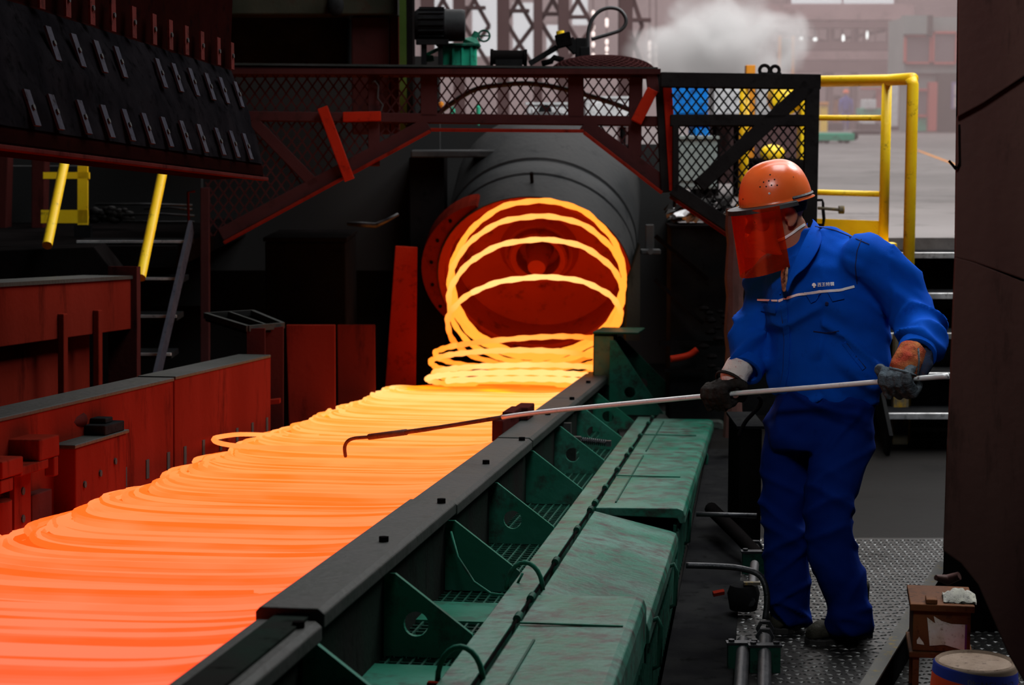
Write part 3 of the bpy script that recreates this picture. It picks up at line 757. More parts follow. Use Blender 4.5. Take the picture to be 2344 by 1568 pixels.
for i in range(NA_ + 1):
    a = lerp(4.25, 8.0, i / NA_)
    for j in range(NB_ + 1):
        t = j / NB_; b, c = lerp(-2.262, -2.128, t), lerp(0.69, 0.30, t)
        k_ = 0.006 + 0.022 * math.sin(PI * t) * (0.6 + 0.7 * noise.noise(V((a * 5, t * 3, 1)))) + 0.008 * noise.noise(V((a * 18, t * 6, 4)))
        vs.append(K(a, b + k_ * .95, c + k_ * .32))
for i in range(NA_):
    for j in range(NB_):
        q = i * (NB_ + 1) + j; fs.append((q, q + 1, q + NB_ + 2, q + NB_ + 1))
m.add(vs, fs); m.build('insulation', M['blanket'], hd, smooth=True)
def clip(a, b, c, db, dc, ln=0.11, wd=0.045, mat='tab'):
    d = (CB * db + CC * dc).normalized(); nrm = d.cross(CU).normalized()
    if nrm.dot(CB) < 0: nrm = -nrm
    p = K(a, b, c) + nrm * 0.03
    m = MB(); m.obox(p, CU * (wd / 2), d * (ln / 2), nrm * 0.004)
    t = m.build('clip', M[mat], hd)
    m = MB(); m.lathe(p + nrm * .004, nrm, [(0, .009), (.006, .009), (.006, .001)], 8); m.build('bolt', M['hole'], t)
M['tab_red'] = paint('red_lit_clip', (0.06, 0.018, 0.016), (0.08, 0.02, 0.018), (0.02, 0.009, 0.008), 9, 0.6, 0, spec=0.0)  # clip steel with the red glow put into its colour
for x in (30, 95, 155, 207, 258, 308, 348, 387, 425, 465, 498):
    clip(2.25 * F_PX / (1765 - x), -2.262, 0.745, 0.02, -1, mat='tab_red')
for x in (50, 113, 168, 218, 318, 358, 398, 438, 472, 508):
    clip(2.225 * F_PX / (1765 - x), -2.225, 0.575, 0.32, -0.95)
for x in (0, 60, 130, 188, 240, 288, 335, 380, 422, 465, 500, 532):
    clip(2.15 * F_PX / (1765 - x), -2.155, 0.355, 0.32, -0.95)
m = MB(); m.cbox(4.2, 8.02, -2.14, -2.10, 0.232, 0.246); m.build('lip_edge', M['rust_dark'], hd, bevel=0.003)

# ================================================================== stairs and yellow rails on the left
ls = thing('steel_staircase', 'dark steel steps climbing behind the opened hood at far left', 'stairs', tuple(P(330, 900, 10.6)))
for i, y in enumerate((550, 635, 722, 810, 897)):
    d = 11.2 - 0.22 * i; p, q = P(180, y, d), P(432 - i * 14, y, d)
    m = MB(); m.box(p.x, q.x, d - .05, d + .18, p.z - .03, p.z); tr = m.build('tread', M['black'], ls)
    m = MB(); m.box(p.x, q.x, d - .062, d - .05, p.z - .012, p.z + .002); m.build('nosing', M['nosing'], tr)
m = MB(); m.beam(P(438, 520, 11.2), P(352, 890, 10.2), 0.10, 0.02, (1, 0, 0.0)); m.build('stringer', M['tab'], ls)
hr = thing('stair_handrail', 'pair of sloping yellow handrail tubes on the left steps', 'handrail', tuple(P(240, 600, 10.4)))
for p, q in (((146, 380, 10.6), (108, 562, 10.1)), ((372, 396, 10.8), (322, 636, 10.2))):
    m = MB(); a_, b_ = P(*p), P(*q); u_ = (a_ - b_) * 0.25
    m.tube([a_ + u_, b_], 0.027, 12); m.build('tube_rail', M['yellow'], hr, smooth='auto')
yf = thing('guard_rail', 'short yellow flat bar rail frame glimpsed behind the left handrail tubes', 'railing', tuple(P(180, 510, 11.8)))
for a_, b_, w_ in (((100, 402), (205, 402), .04), ((190, 380), (190, 515), .06), ((95, 496), (202, 496), .08)):
    m = MB(); m.beam(P(*a_, 11.8), P(*b_, 11.8), w_, 0.03, FWD); m.build('flat_bar', M['yellow'], yf)
m = MB(); p_ = P(190, 515, 11.8); m.box(p_.x - .05, p_.x + .05, 11.78, 11.84, PLAT, p_.z); m.build('foot', M['black'], yf)
# clutter seen through the gap under the hood
for pts, mat, lab in ((((218, 400), (270, 392), (270, 410), (218, 412)), 'drum', 'grey pipe elbow lit behind the left steps'),
                      (((218, 424), (240, 422), (240, 446), (218, 444)), 'orange_far', 'orange block behind the left steps'),
                      (((242, 425), (268, 422), (268, 440), (242, 440)), 'white', 'pale grey box beside the orange block behind the steps'),
                      (((306, 414), (324, 412), (326, 436), (350, 431), (350, 437), (310, 440)), 'orange_far', 'orange angle bracket behind the right handrail tube'),
                      (((100, 434), (118, 433), (118, 458), (100, 456)), 'white', 'small pale panel between the yellow flat bars')):
    m = MB(); m.prism([P(x, y, 14.5) for x, y in pts], V((0, .2, 0))); gx = sum(p_[0] for p_ in pts) / len(pts); g0 = P(gx, max(p_[1] for p_ in pts) - 2, 14.6); m.box(g0.x - .03, g0.x + .03, 14.57, 14.63, PLAT, g0.z); tag(m.build('machine_piece', M[mat], bevel=.01), lab, 'machine piece')
pr = thing('pipe_run', 'thin dark pipes running above the left steps', 'pipes', tuple(P(330, 480, 12.4)))
for y, x0, x1 in ((468, 218, 440), (492, 280, 445), (506, 280, 445), (478, 330, 440)):
    m = MB(); m.tube([P(x0, y, 12.4), P((x0 + x1) / 2, y + random.uniform(-4, 6), 12.4), P(x1, y + 2, 12.4)], 0.008, 6); m.build('pipe', M['steel_dk'], pr, smooth=True)
m = MB(); m.tube([P(432, 520, 12), P(430, 440, 12), P(446, 438, 12)], 0.008, 6); m.build('pipe', M['rust'], pr, smooth=True)
m = MB()
for i in range(40):
    x, y = random.uniform(210, 300), random.uniform(478, 505)
    m.sphere(P(x, y, 12.6), random.uniform(.02, .05), 6, 4, 1, 1, .6)
tag(m.build('rubble', M['floor_co'], smooth=True), 'small heap of grey rubble on the ledge behind the steps', 'rubble', kind='stuff')
for x0, x1 in ((-20, 18), (72, 103)):
    m = MB(); m.prism([P(x, y, 12.8) for x, y in ((x0, 340), (x1, 340), (x1 - 8, 640), (x0, 640))], V((0, .15, 0)))
    tag(m.build('steel_post', M['rust_dark'], bevel=.005), 'dark red steel post under the hood, ' + ('at the very left edge' if x0 < 0 else 'beside the yellow flat bars'), 'post')
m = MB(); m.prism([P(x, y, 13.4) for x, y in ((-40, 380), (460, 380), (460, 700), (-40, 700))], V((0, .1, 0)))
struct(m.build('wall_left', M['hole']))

# ================================================================== mesh guard over the laying head
GD = 11.2
gu = thing('mesh_guard', 'red-brown steel guard frame with expanded mesh arching over the drum', 'guard', tuple(P(1000, 400, GD)))
def gbar(parent, a_, b_, wpx, mat='frame', th=0.05, d=GD, name='frame_bar', dz=0.0):
    m = MB(); m.beam(P(*a_, d + dz), P(*b_, d + dz), wpx / F_PX * d, th, FWD)
    return m.build(name, M[mat], parent, bevel=0.004)
for a_, b_, w_ in (((495, 158), (1505, 168), 24), ((550, 266), (1505, 278), 22), ((982, 168), (982, 268), 38), ((1318, 170), (1318, 272), 36),
                   ((856, 168), (856, 380), 26), ((1456, 172), (1452, 360), 30), ((506, 538), (980, 284), 30), ((1336, 284), (1522, 424), 32),
                   ((1540, 440), (1690, 538), 30), ((578, 276), (722, 424), 26), ((495, 190), (565, 268), 24), ((470, 430), (470, 900), 20)):
    gbar(gu, a_, b_, w_)
for a_, b_ in (((512, 556), (985, 300)), ((985, 297), (1336, 300)), ((1336, 303), (1516, 442)), ((1548, 460), (1690, 556))):
    gbar(gu, a_, b_, 7, 'rust', 0.03, name='glow_edge', dz=-.04)  # added lip strips, redder than the frame for the glow from below
gbar(gu, (738, 246), (800, 412), 24, 'red_br', 0.03, name='red_bracket', dz=-.06)
gbar(gu, (785, 268), (872, 266), 22, 'red_br', 0.03, name='red_bracket', dz=-.05)
gbar(gu, (1494, 205), (1456, 280), 26, 'red_br', 0.03, name='red_bracket', dz=-.06)
gbar(gu, (1490, 160), (1496, 215), 26, 'frame', 0.04, name='bracket', dz=-.05)
gbar(gu, (1510, 170), (1524, 440), 22, 'black', 0.06, name='black_post', dz=-.02)
gbar(gu, (1526, 178), (1542, 436), 20, 'red_br', 0.05, name='red_post', dz=-.04)
m = MB(); m.tube([P(850, 192, GD - .05), P(858, 186, GD - .06), P(866, 196, GD - .05), P(864, 225, GD - .05), P(876, 240, GD - .05), P(872, 255, GD - .05), P(858, 262, GD - .05)], 0.006, 6); m.build('hook', M['drum'], gu, smooth=True)
def clip_poly(p, q, poly):
    t0, t1 = 0.0, 1.0; d = (q[0] - p[0], q[1] - p[1])
    area_ = sum(poly[i][0] * poly[(i + 1) % len(poly)][1] - poly[(i + 1) % len(poly)][0] * poly[i][1] for i in range(len(poly)))
    s = 1 if area_ > 0 else -1
    for i in range(len(poly)):
        a_, b_ = poly[i], poly[(i + 1) % len(poly)]
        nx, ny = -(b_[1] - a_[1]) * s, (b_[0] - a_[0]) * s
        num = nx * (p[0] - a_[0]) + ny * (p[1] - a_[1]); den = nx * d[0] + ny * d[1]
        if abs(den) < 1e-9:
            if num < 0: return None
            continue
        t = -num / den
        if den > 0: t0 = max(t0, t)
        else: t1 = min(t1, t)
    if t0 >= t1: return None
    return (p[0] + d[0] * t0, p[1] + d[1] * t0), (p[0] + d[0] * t1, p[1] + d[1] * t1)
def expanded(parent, polys, mat, dx=22, slope=1.35, wpx=4.2, d=GD, dz=0.0):
    m = MB()
    for poly in polys:
        xs = [p[0] for p in poly]; ys = [p[1] for p in poly]
        x0, x1, y0, y1 = min(xs), max(xs), min(ys), max(ys)
        h = (y1 - y0) / slope
        for s in (1, -1):
            x = x0 - h - dx
            while x < x1 + h + dx:
                p, q = ((x, y0), (x + h, y1)) if s > 0 else ((x + h, y0), (x, y1))
                r = clip_poly(p, q, poly)
                if r: m.beam(P(*r[0], d + dz), P(*r[1], d + dz), wpx / F_PX * d, 0.004, FWD)
                x += dx
    return m.build('expanded_mesh', M[mat], parent, kind='stuff')
expanded(gu, [[(520, 168), (966, 168), (966, 260), (556, 260)], [(998, 170), (1302, 170), (1302, 268), (998, 268)], [(1334, 172), (1442, 172), (1442, 272), (1334, 272)],
              [(560, 276), (960, 276), (960, 300), (515, 540), (462, 540), (462, 430)], [(1352, 288), (1450, 288), (1450, 356)], [(1466, 290), (1512, 290), (1512, 410), (1466, 372)]], 'frame', 24, 1.4, 3.6)
# mesh gate at the right
ga = thing('mesh_gate', 'black steel gate frame with diamond mesh behind the worker', 'gate', tuple(P(1700, 480, GD - .05)))
for a_, b_, w_ in (((1512, 183), (1878, 188), 34), ((1860, 180), (1852, 560), 32), ((1534, 276), (1868, 276), 26), ((1852, 196), (1600, 426), 34), ((1546, 280), (1546, 440), 14), ((1540, 432), (1674, 520), 30)):
    gbar(ga, a_, b_, w_, 'gate', 0.045, GD - .12)
expanded(ga, [[(1536, 198), (1846, 200), (1846, 540), (1680, 520), (1546, 436)]], 'gate', 21, 1.3, 3.8, GD - .12)
for x, r in ((1750, .028), (1774, .024)):
    m = MB(); c = P(x, 161, GD - .12); m.tube([c + V((r * math.cos(t * PI / 10), 0, r * math.sin(t * PI / 10))) for t in range(20)], 0.010, 8, closed=True); m.build('lifting_eye', M['gate'], ga, smooth=True)
m = MB(); m.beam(P(1742, 172, GD - .12), P(1788, 173, GD - .12), .03, .03, FWD); m.build('eye_foot', M['gate'], ga)
# ================================================================== equipment on top of the guard
TZ = P(1000, 150, GD).z
m = MB(); p, q = P(495, 150, GD), P(1510, 158, GD)
m.box(p.x, q.x, GD + .02, 12.3, TZ - .05, TZ - .02); m.build('top_deck', M['frame'], gu)
m = MB(); m.beam(P(495, 148, GD), P(1505, 158, GD), 0.012, 0.07, FWD); m.build('grey_edge', M['cap'], gu)  # grey strip carries the dust and the top light on the rail
EQ = 11.7
def Q(x, y, d=EQ): return P(x, y, d)
# dark machine frame at upper left
mf = thing('tall_machine', 'dark machine frame towering above the guard left of the motor', 'machine', tuple(P(720, 150, 12.6)))
M['olive'] = paint('dark_olive_steel', (0.02, 0.021, 0.014), (0.035, 0.032, 0.022), (0.03, 0.015, 0.01), 3, 0.6)
m = MB(); p, q = P(480, -60, 12.6), P(915, 38, 12.6); m.box(p.x, q.x, 12.5, 13.2, q.z, p.z); m.build('top_beam', M['olive'], mf, bevel=.01)
m = MB(); p, q = P(480, 40, 12.9), P(800, 165, 12.9); m.box(p.x, q.x, 12.9, 13.2, q.z, p.z); m.build('panel', M['black'], mf)
m = MB(); p, q = P(808, 40, 12.6), P(892, 165, 12.6); m.box(p.x, q.x, 12.6, 13.0, q.z - .4, p.z); m.build('column', M['frame'], mf, bevel=.01)
m = MB(); p, q = P(896, 40, 12.7), P(915, 165, 12.7); m.box(p.x, q.x, 12.7, 13.0, q.z - .4, p.z); m.build('column', M['rust_dark'], mf)
M['olive_gr'] = paint('olive_green_strip', (0.035, 0.06, 0.012), (0.045, 0.075, 0.016), None, 3)
m = MB(); p, q = P(917, -60, 12.4), P(933, 160, 12.4); m.box(p.x, q.x, 12.4, 12.6, q.z - .4, p.z); m.build('green_strip', M['olive_gr'], mf)
m = MB(); p, q = P(934, -60, 12.45), P(948, 160, 12.45); m.box(p.x, q.x, 12.4, 12.7, q.z - .4, p.z); m.build('edge_angle', M['dark'], mf)
m = MB(); m.sphere(P(768, 12, 12.3), .06, 12, 8, .9, .6, 1.2); m.sphere(P(768, -18, 12.3), .04, 10, 8); m.build('lamp_housing', M['black'], mf, smooth=True)
# motor
mo = thing('electric_motor', 'black electric motor with grey ribbed end on the guard beside the green gearbox', 'motor', tuple(P(1000, 145, EQ)))
c0, c1 = Q(950, 58), Q(1066, 58); axm = (c1 - c0)
m = MB(); m.lathe(c0, axm, [(0, .001), (0, .085), (.02, .10), (.18, .10)], 28); m.build('body', M['black'], mo, smooth='auto')
m = MB(); m.lathe(c0 + axm.normalized() * .18, axm, [(0, .10), (0.02, .096), (.10, .096), (.12, .09), (.125, .001)], 28); m.build('end_bell', M['drum'], mo, smooth='auto')
m = MB()
for i in range(18):
    t = 2 * PI * i / 18; r = V((0, math.cos(t), math.sin(t)))
    m.obox(c0 + V((.10, 0, 0)) + r * .102, V((.075, 0, 0)), r * .008, r.cross(V((1, 0, 0))) * .003)
m.build('cooling_fins', M['black'], mo)
m = MB(); p = Q(1005, 100); m.box(p.x - .1, p.x - .07, EQ - .04, EQ + .04, TZ, p.z); m.box(p.x + .0, p.x + .025, EQ - .04, EQ + .04, TZ, p.z); m.box(p.x - .13, p.x + .06, EQ - .06, EQ + .06, p.z - .01, p.z + .02); m.build('foot', M['black'], mo)
gb = thing('gearbox', 'bright green gearbox with flanged lid standing on the guard', 'gearbox', tuple(P(1050, 145, 12.0)))
p, q = P(1008, 108, 12.0), P(1092, 140, 12.0)
m = MB(); m.box(p.x, q.x, 11.95, 12.15, TZ - .02, p.z); m.build('body', M['green_far'], gb, bevel=.012)
m = MB(); m.box(p.x - .02, q.x + .02, 11.93, 12.17, p.z, p.z + .018); m.build('flange', M['green'], gb, bevel=.004)
m = MB()
for i in range(4): x = lerp(p.x + .03, q.x - .03, i / 3); m.box(x - .006, x + .006, 11.94, 11.955, TZ, p.z)
m.build('rib', M['green_far'], gb)
m = MB(); c = P(1088, 92, 12.0); m.lathe(c - V((.03, 0, .04)), V((.4, 0, 1)), [(0, .001), (0, .05), (.03, .06), (.06, .02), (.1, .015), (.1, .001)], 16); m.build('lid_boss', M['green'], gb, smooth='auto')
m = MB(); c = P(1108, 82, 12.0); m.tube([c + V((.035 * math.cos(t * PI / 8), .02 * math.sin(t * PI / 8), .035 * math.sin(t * PI / 8))) for t in range(16)], .007, 6, closed=True); m.tube([c - V((.035, 0, 0)), c + V((.035, 0, 0))], .005, 6); m.build('handwheel', M['green_dark'], gb, smooth=True)
m = MB(); m.beam(P(968, 130, 11.9), P(1004, 112, 11.9), .02, .02, FWD); m.tube([P(985, 140, 11.9), P(983, 128, 11.9)], .025, 10); m.build('side_pipe', M['green_far'], gb)
sm = thing('small_motor', 'small dark cylinder motor lying on the guard right of the gearbox', 'motor', tuple(P(1165, 150, EQ)))
c0, c1 = Q(1122, 131), Q(1208, 132)
m = MB(); m.lathe(c0, c1 - c0, [(0, .001), (0, .05), (.018, .05), (.02, .043), (.2, .043), (.202, .05), (.222, .05), (.222, .001)], 24); m.build('body', M['dark'], sm, smooth='auto')
m = MB(); p = Q(1165, 145); m.box(p.x - .08, p.x + .08, EQ - .04, EQ + .04, TZ - .02, p.z + .02); m.build('foot', M['black'], sm)
va = thing('valve_actuator', 'dark valve actuator with yellow tipped head on an angled arm', 'valve', tuple(P(1290, 150, EQ)))
m = MB(); m.beam(Q(1212, 146), Q(1275, 108), .03, .03, FWD); m.build('arm', M['black'], va)
m = MB(); c = Q(1290, 92); m.obox(c, V((.045, 0, .012)), V((0, .04, 0)), V((-.01, 0, .04))); m.build('head', M['dark'], va, bevel=.008)
m = MB(); m.lathe(Q(1283, 82), V((-.1, 0, 1)), [(0, .001), (0, .026), (.03, .024), (.03, .001)], 14); m.build('cap', M['yellow'], va, smooth='auto')
m = MB(); m.obox(Q(1312, 105), V((.03, 0, -.03)), V((0, .03, 0)), V((.025, 0, .025))); m.obox(Q(1330, 110), V((.035, 0, 0)), V((0, .03, 0)), V((0, 0, .06))); m.obox(Q(1338, 130), V((.03, 0, 0)), V((0, .03, 0)), V((0, 0, .06))); m.build('body', M['black'], va, bevel=.008)
m = MB(); m.obox(Q(1323, 125), V((.006, 0, 0)), V((0, .01, 0)), V((0, 0, .014))); m.build('blue_tag', M['blue'], va)
m = MB(); m.tube([Q(1240, 146), Q(1262, 140), Q(1268, 132), Q(1290, 138)], .018, 8); m.build('pipe', M['dark'], va, smooth=True)
hs = MB()
loop = [(1347, 128), (1346, 100), (1347, 70), (1356, 44), (1372, 26), (1394, 18), (1417, 22), (1431, 38), (1432, 55), (1420, 69), (1398, 77), (1374, 84), (1354, 90)]
def spline(pts, n=6):
    out = []
    for i in range(len(pts) - 1):
        p0, p1, p2, p3 = pts[max(i - 1, 0)], pts[i], pts[i + 1], pts[min(i + 2, len(pts) - 1)]
        for k_ in range(n):
            t = k_ / n
            out.append(0.5 * ((2 * p1) + (p2 - p0) * t + (2 * p0 - 5 * p1 + 4 * p2 - p3) * t * t + (3 * p1 - p0 - 3 * p2 + p3) * t ** 3))
    out.append(pts[-1]); return out
hs.tube(spline([Q(*p) for p in loop]), .0115, 10)
tag(hs.build('rubber_hose', M['rubber'], smooth=True), 'black rubber hose bent into a tall loop above the guard', 'hose')
# mesh dome
dm = thing('mesh_dome', 'low dark red perforated dome on the guard below the hose loop', 'cover', tuple(P(1375, 160, EQ)))
c = V((Q(1378, 160).x, EQ, TZ - .02)); rx, rz = .30, .085
m = MB(); vs = []
for i in range(13):
    for j in range(25):
        u, v_ = i / 12 * PI / 2, j / 24 * 2 * PI
        vs.append(c + V((rx * math.cos(u) * math.cos(v_), .25 * math.cos(u) * math.sin(v_), rz * math.sin(u))))
fs = [(i * 25 + j, i * 25 + j + 1, (i + 1) * 25 + j + 1, (i + 1) * 25 + j) for i in range(12) for j in range(24)]
m.add(vs, fs); m.build('inner_shell', M['rust_dark'], dm, smooth=True)
m = MB()
for s in (1, -1):
    for k_ in range(34):
        pts = []
        for i in range(15):
            u = i / 14 * PI / 2 * .96; v_ = k_ / 34 * 2 * PI + s * u * 1.1
            pts.append(c + V(((rx + .006) * math.cos(u) * math.cos(v_), .256 * math.cos(u) * math.sin(v_), (rz + .006) * math.sin(u))))
        m.tube(pts, .0035, 4)
m.build('lattice', M['frame'], dm, kind='stuff')

# ================================================================== things seen through the mesh
ap = MB(); ap.tube(spline([P(x, y, 12.2) for x, y in ((1000, 262), (1040, 232), (1090, 204), (1150, 194), (1210, 191), (1270, 199), (1330, 214), (1400, 235), (1450, 255))], 4), .016, 8)
tag(ap.build('arched_pipe', M['drum'], smooth=True), 'grey pipe arching over the drum behind the guard mesh', 'pipe')
def bgbox(name, label, cat, x0, y0, x1, y1, d, mat, thick=.4, floor_to=False, bevel=.015, extra=None):
    p, q = P(x0, y0, d), P(x1, y1, d)
    t = thing(name, label, cat, ((p.x + q.x) / 2, d, PLAT))
    m = MB(); m.box(p.x, q.x, d, d + thick, q.z, p.z); m.build('body', M[mat], t, bevel=bevel)
    m = MB(); m.box(p.x - .012, q.x + .012, d - .012, d + thick, p.z, p.z + .02); m.build('top', M[mat], t)
    m = MB(); m.box(lerp(p.x, q.x, .12), lerp(p.x, q.x, .88), d - .01, d + .01, lerp(q.z, p.z, .15), lerp(q.z, p.z, .85)); m.build('door', M[mat], t, bevel=.005)
    if q.z > PLAT + .03:
        for xx in (p.x + .03, q.x - .06):
            m = MB(); m.box(xx, xx + .03, d + .02, d + thick - .02, PLAT, q.z); m.build('leg', M['dark'], t)
    return t
bgbox('blue_cabinet', 'bright blue machine cabinet behind the gate mesh', 'cabinet', 1532, 190, 1618, 272, 16.5, 'blue')
bgbox('blue_cabinet', 'small blue box below and right of the bright blue cabinet', 'cabinet', 1584, 288, 1622, 330, 14.5, 'blue')
bgbox('white_cabinet', 'wide white cabinet behind the gate mesh beside the blue one', 'cabinet', 1630, 196, 1702, 272, 17.5, 'white')
bgbox('white_cabinet', 'narrow white cabinet right of the orange post behind the gate', 'cabinet', 1726, 198, 1766, 268, 19.0, 'white')
bgbox('grey_cabinet', 'grey-green cabinet low behind the left half of the gate mesh', 'cabinet', 1540, 318, 1640, 432, 13.5, 'booth')
bgbox('white_cabinet', 'pale cabinet glimpsed through the mesh left of the red bracket', 'cabinet', 1338, 226, 1440, 290, 16.0, 'white')
bgbox('white_cabinet', 'low pale cabinet with round dark dial behind the middle mesh', 'cabinet', 1206, 240, 1300, 292, 15.0, 'white')
m = MB(); m.lathe(P(1248, 254, 14.9), V((0, -1, 0)), [(-.05, .05), (.02, .05), (.02, .001)], 18); tag(m.build('dial_gauge', M['black']), 'round black dial on the low pale cabinet behind the mesh', 'gauge')
for x0, x1, y0, y1, mat, lab in ((1030, 1042, 244, 262, 'green_far', 'small green valve left behind the middle mesh'), (1090, 1100, 235, 270, 'green_far', 'small green and white bottle behind the middle mesh'), (1004, 1016, 232, 242, 'orange_far', 'tiny orange fitting at the foot of the arched pipe')):
    c = P((x0 + x1) / 2, y1, 13.2); h = (y1 - y0) / F_PX * 13.2
    m = MB(); r = (x1 - x0) / F_PX * 6.6; m.lathe(c, V((0, 0, 1)), [(-.05, r * .5), (0, r * .5), (0, r), (h * .7, r), (h * .8, r * .4), (h, r * .4), (h, .001)], 12)
    tag(m.build('valve', M[mat], smooth='auto'), lab, 'valve')
op = thing('orange_post', 'rusty orange post behind the gate mesh', 'post', tuple(onz(1712, 430, PLAT)))
m = MB(); p, q = P(1703, 150, 15.5), P(1724, 440, 15.5); m.box(p.x, q.x, 15.5, 15.6, PLAT, p.z); m.build('shaft', M['orange_far'], op, bevel=.005)
m = MB(); m.box(p.x - .05, q.x + .05, 15.45, 15.65, PLAT, PLAT + .02); m.build('foot_plate', M['orange_far'], op)
ym = thing('yellow_machine', 'yellow rounded machine housings behind the right part of the gate mesh', 'machine', tuple(onz(1790, 420, PLAT)))
m = MB(); m.lathe(P(1786, 226, 15.5), V((.15, -1, 0)), [(0, .001), (0, .10), (.05, .125), (.2, .125), (.25, .001)], 24); m.build('drum', M['yellow'], ym, smooth='auto')
m = MB(); p, q = P(1828, 205, 15.3), P(1850, 470, 15.3); m.box(p.x, q.x, 15.3, 15.5, PLAT, p.z); m.build('column', M['yellow'], ym, bevel=.02)
m = MB(); m.sphere(P(1768, 352, 14.6), .095, 18, 10, 1, .8, .75); m.build('cover', M['yellow'], ym, smooth=True)
m = MB(); p, q = P(1735, 366, 14.6), P(1850, 440, 14.6); m.box(p.x, q.x, 14.6, 15.4, PLAT, p.z); m.build('base', M['dark'], ym, bevel=.02)
bgbox('brown_cabinet', 'dim brown cabinet behind the middle of the gate mesh', 'cabinet', 1630, 285, 1826, 420, 18.0, 'pink_dk')
# black block with crumpled sheet scrap on top, right of the drum
bl = thing('black_block', 'black steel block right of the drum with scrap sheet on top', 'machine', tuple(P(1600, 900, 11.5)))
p, q = P(1536, 516, 11.45), P(1668, 516, 11.45)
m = MB(); m.box(p.x, q.x, 11.45, 11.74, .0, p.z - .01); m.build('body', M['black'], bl, bevel=.008)
m = MB(); m.box(p.x - .01, q.x + .01, 11.44, 11.74, p.z - .012, p.z); m.build('top_plate', M['dark'], bl)
rnd = random.Random(12)
for i in range(14):
    c = P(rnd.uniform(1530, 1680), rnd.uniform(448, 508), rnd.uniform(11.6, 12.2)); c.z = max(p.z + .02, c.z - .02)
    m = MB(); n_ = 6; vs, fs = [], []
    for a_ in range(n_):
        for b_ in range(n_):
            u, v_ = a_ / (n_ - 1) - .5, b_ / (n_ - 1) - .5
            vs.append(c + V((u * rnd.uniform(.14, .22), v_ * .25, .03 * noise.noise(V((u * 4, v_ * 4, i * 3.1))) * 2 + u * .04)))
    vs2 = [v_ - V((0, 0, .006)) for v_ in vs]
    for a_ in range(n_ - 1):
        for b_ in range(n_ - 1):
            k_ = a_ * n_ + b_; fs.append((k_, k_ + 1, k_ + n_ + 1, k_ + n_)); N2 = n_ * n_; fs.append((N2 + k_, N2 + k_ + n_, N2 + k_ + n_ + 1, N2 + k_ + 1))
    m.add(vs + vs2, fs)
    me_ = m.build('scrap_sheet', M['floor_co' if i % 3 else 'white'], bl)
rp = thing('rusty_post', 'rough rusty post standing behind the face shield of the worker', 'post', tuple(P(1680, 900, 10.4)))
m = MB(); rg = []
for i in range(14):
    y = lerp(478, 1000, i / 13); x = lerp(1684, 1678, i / 13); c = P(x, y, 10.4); w_ = .05 + .006 * math.sin(i * 2.1)
    rg.append((c, V((w_, 0, 0)), V((0, .05, 0))))
m.rings(rg, 10); m.build('shaft', M['column'], rp)
dk = thing('dark_braces', 'thin sloping dark braces and ledges in the gloom right of the drum', 'brace', tuple(P(1560, 850, 12.4)))
for a_, b_, w_ in (((1500, 540), (1620, 640), .02), ((1500, 640), (1610, 740), .02), ((1510, 786), (1660, 786), .03), ((1520, 848), (1610, 848), .02)):
    m = MB(); m.beam(P(*a_, 11.4), P(*b_, 11.4), w_, .06, FWD); m.build('brace', M['dark'], dk)
m = MB(); m.tube(spline([P(x, y, 11.35) for x, y in ((1535, 822), (1560, 818), (1580, 812), (1596, 800))]), .02, 8)
tag(m.build('pipe_elbow', M['red_br'], smooth=True), 'short pipe elbow coloured red for the glow in the dark right of the green end wall', 'pipe')  # red colour stands for the glow falling on the elbow
m = MB()
rnd = random.Random(3)
for i in range(55):
    c = onz(rnd.uniform(1560, 1680), rnd.uniform(860, 960), 0) if i < 40 else P(rnd.uniform(1610, 1665), rnd.uniform(700, 870), 11.3)
    m.sphere(c + V((0, 0, .01)), rnd.uniform(.012, .035), 6, 4, 1.2, 1, .6)
tag(m.build('scale_rubble', M['dark'], smooth=False), 'grey mill scale rubble heaped in the dark behind the worker\'s right hand', 'rubble', kind='stuff')
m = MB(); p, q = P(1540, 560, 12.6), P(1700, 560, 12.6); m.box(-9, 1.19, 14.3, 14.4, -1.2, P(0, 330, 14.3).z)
struct(m.build('wall_back', M['hole']))  # black sheet standing for the darkness behind the drum
m = MB(); p, q = P(440, 130, 13.9), P(1008, 620, 13.9); m.box(p.x, q.x, 13.9, 14.0, q.z, p.z); struct(m.build('wall_left', M['hole']))  # black sheet added to darken the view through the left mesh
m = MB(); p, q = P(995, 272, 14.15), P(1215, 620, 14.15); m.box(p.x, q.x, 14.15, 14.25, q.z, p.z); struct(m.build('wall_back', M['hole']))  # black sheet added to darken the gap above the drum
# valve pipe behind the gate at right
vp = thing('pipe_valve', 'rusty pipe handle and frame beside the gate post', 'valve', tuple(P(1890, 500, 11.4)))
m = MB(); m.tube([P(1872, 476, 11.3), P(1922, 480, 11.3)], .010, 10); m.lathe(P(1920, 480, 11.3), V((1, 0, 0)), [(0, .001), (0, .024), (.03, .024), (.03, .001)], 14); m.build('handle', M['post_dirty'], vp, smooth='auto')
m = MB(); m.tube([P(1866, 458, 11.3), P(1882, 458, 11.3), P(1884, 465, 11.3), P(1884, 478, 11.3)], .008, 8); m.tube([P(1884, 480, 11.3), P(1886, 500, 11.3), P(1884, 515, 11.3), P(1866, 515, 11.3)], .010, 8); m.build('frame', M['dark'], vp, smooth=True)

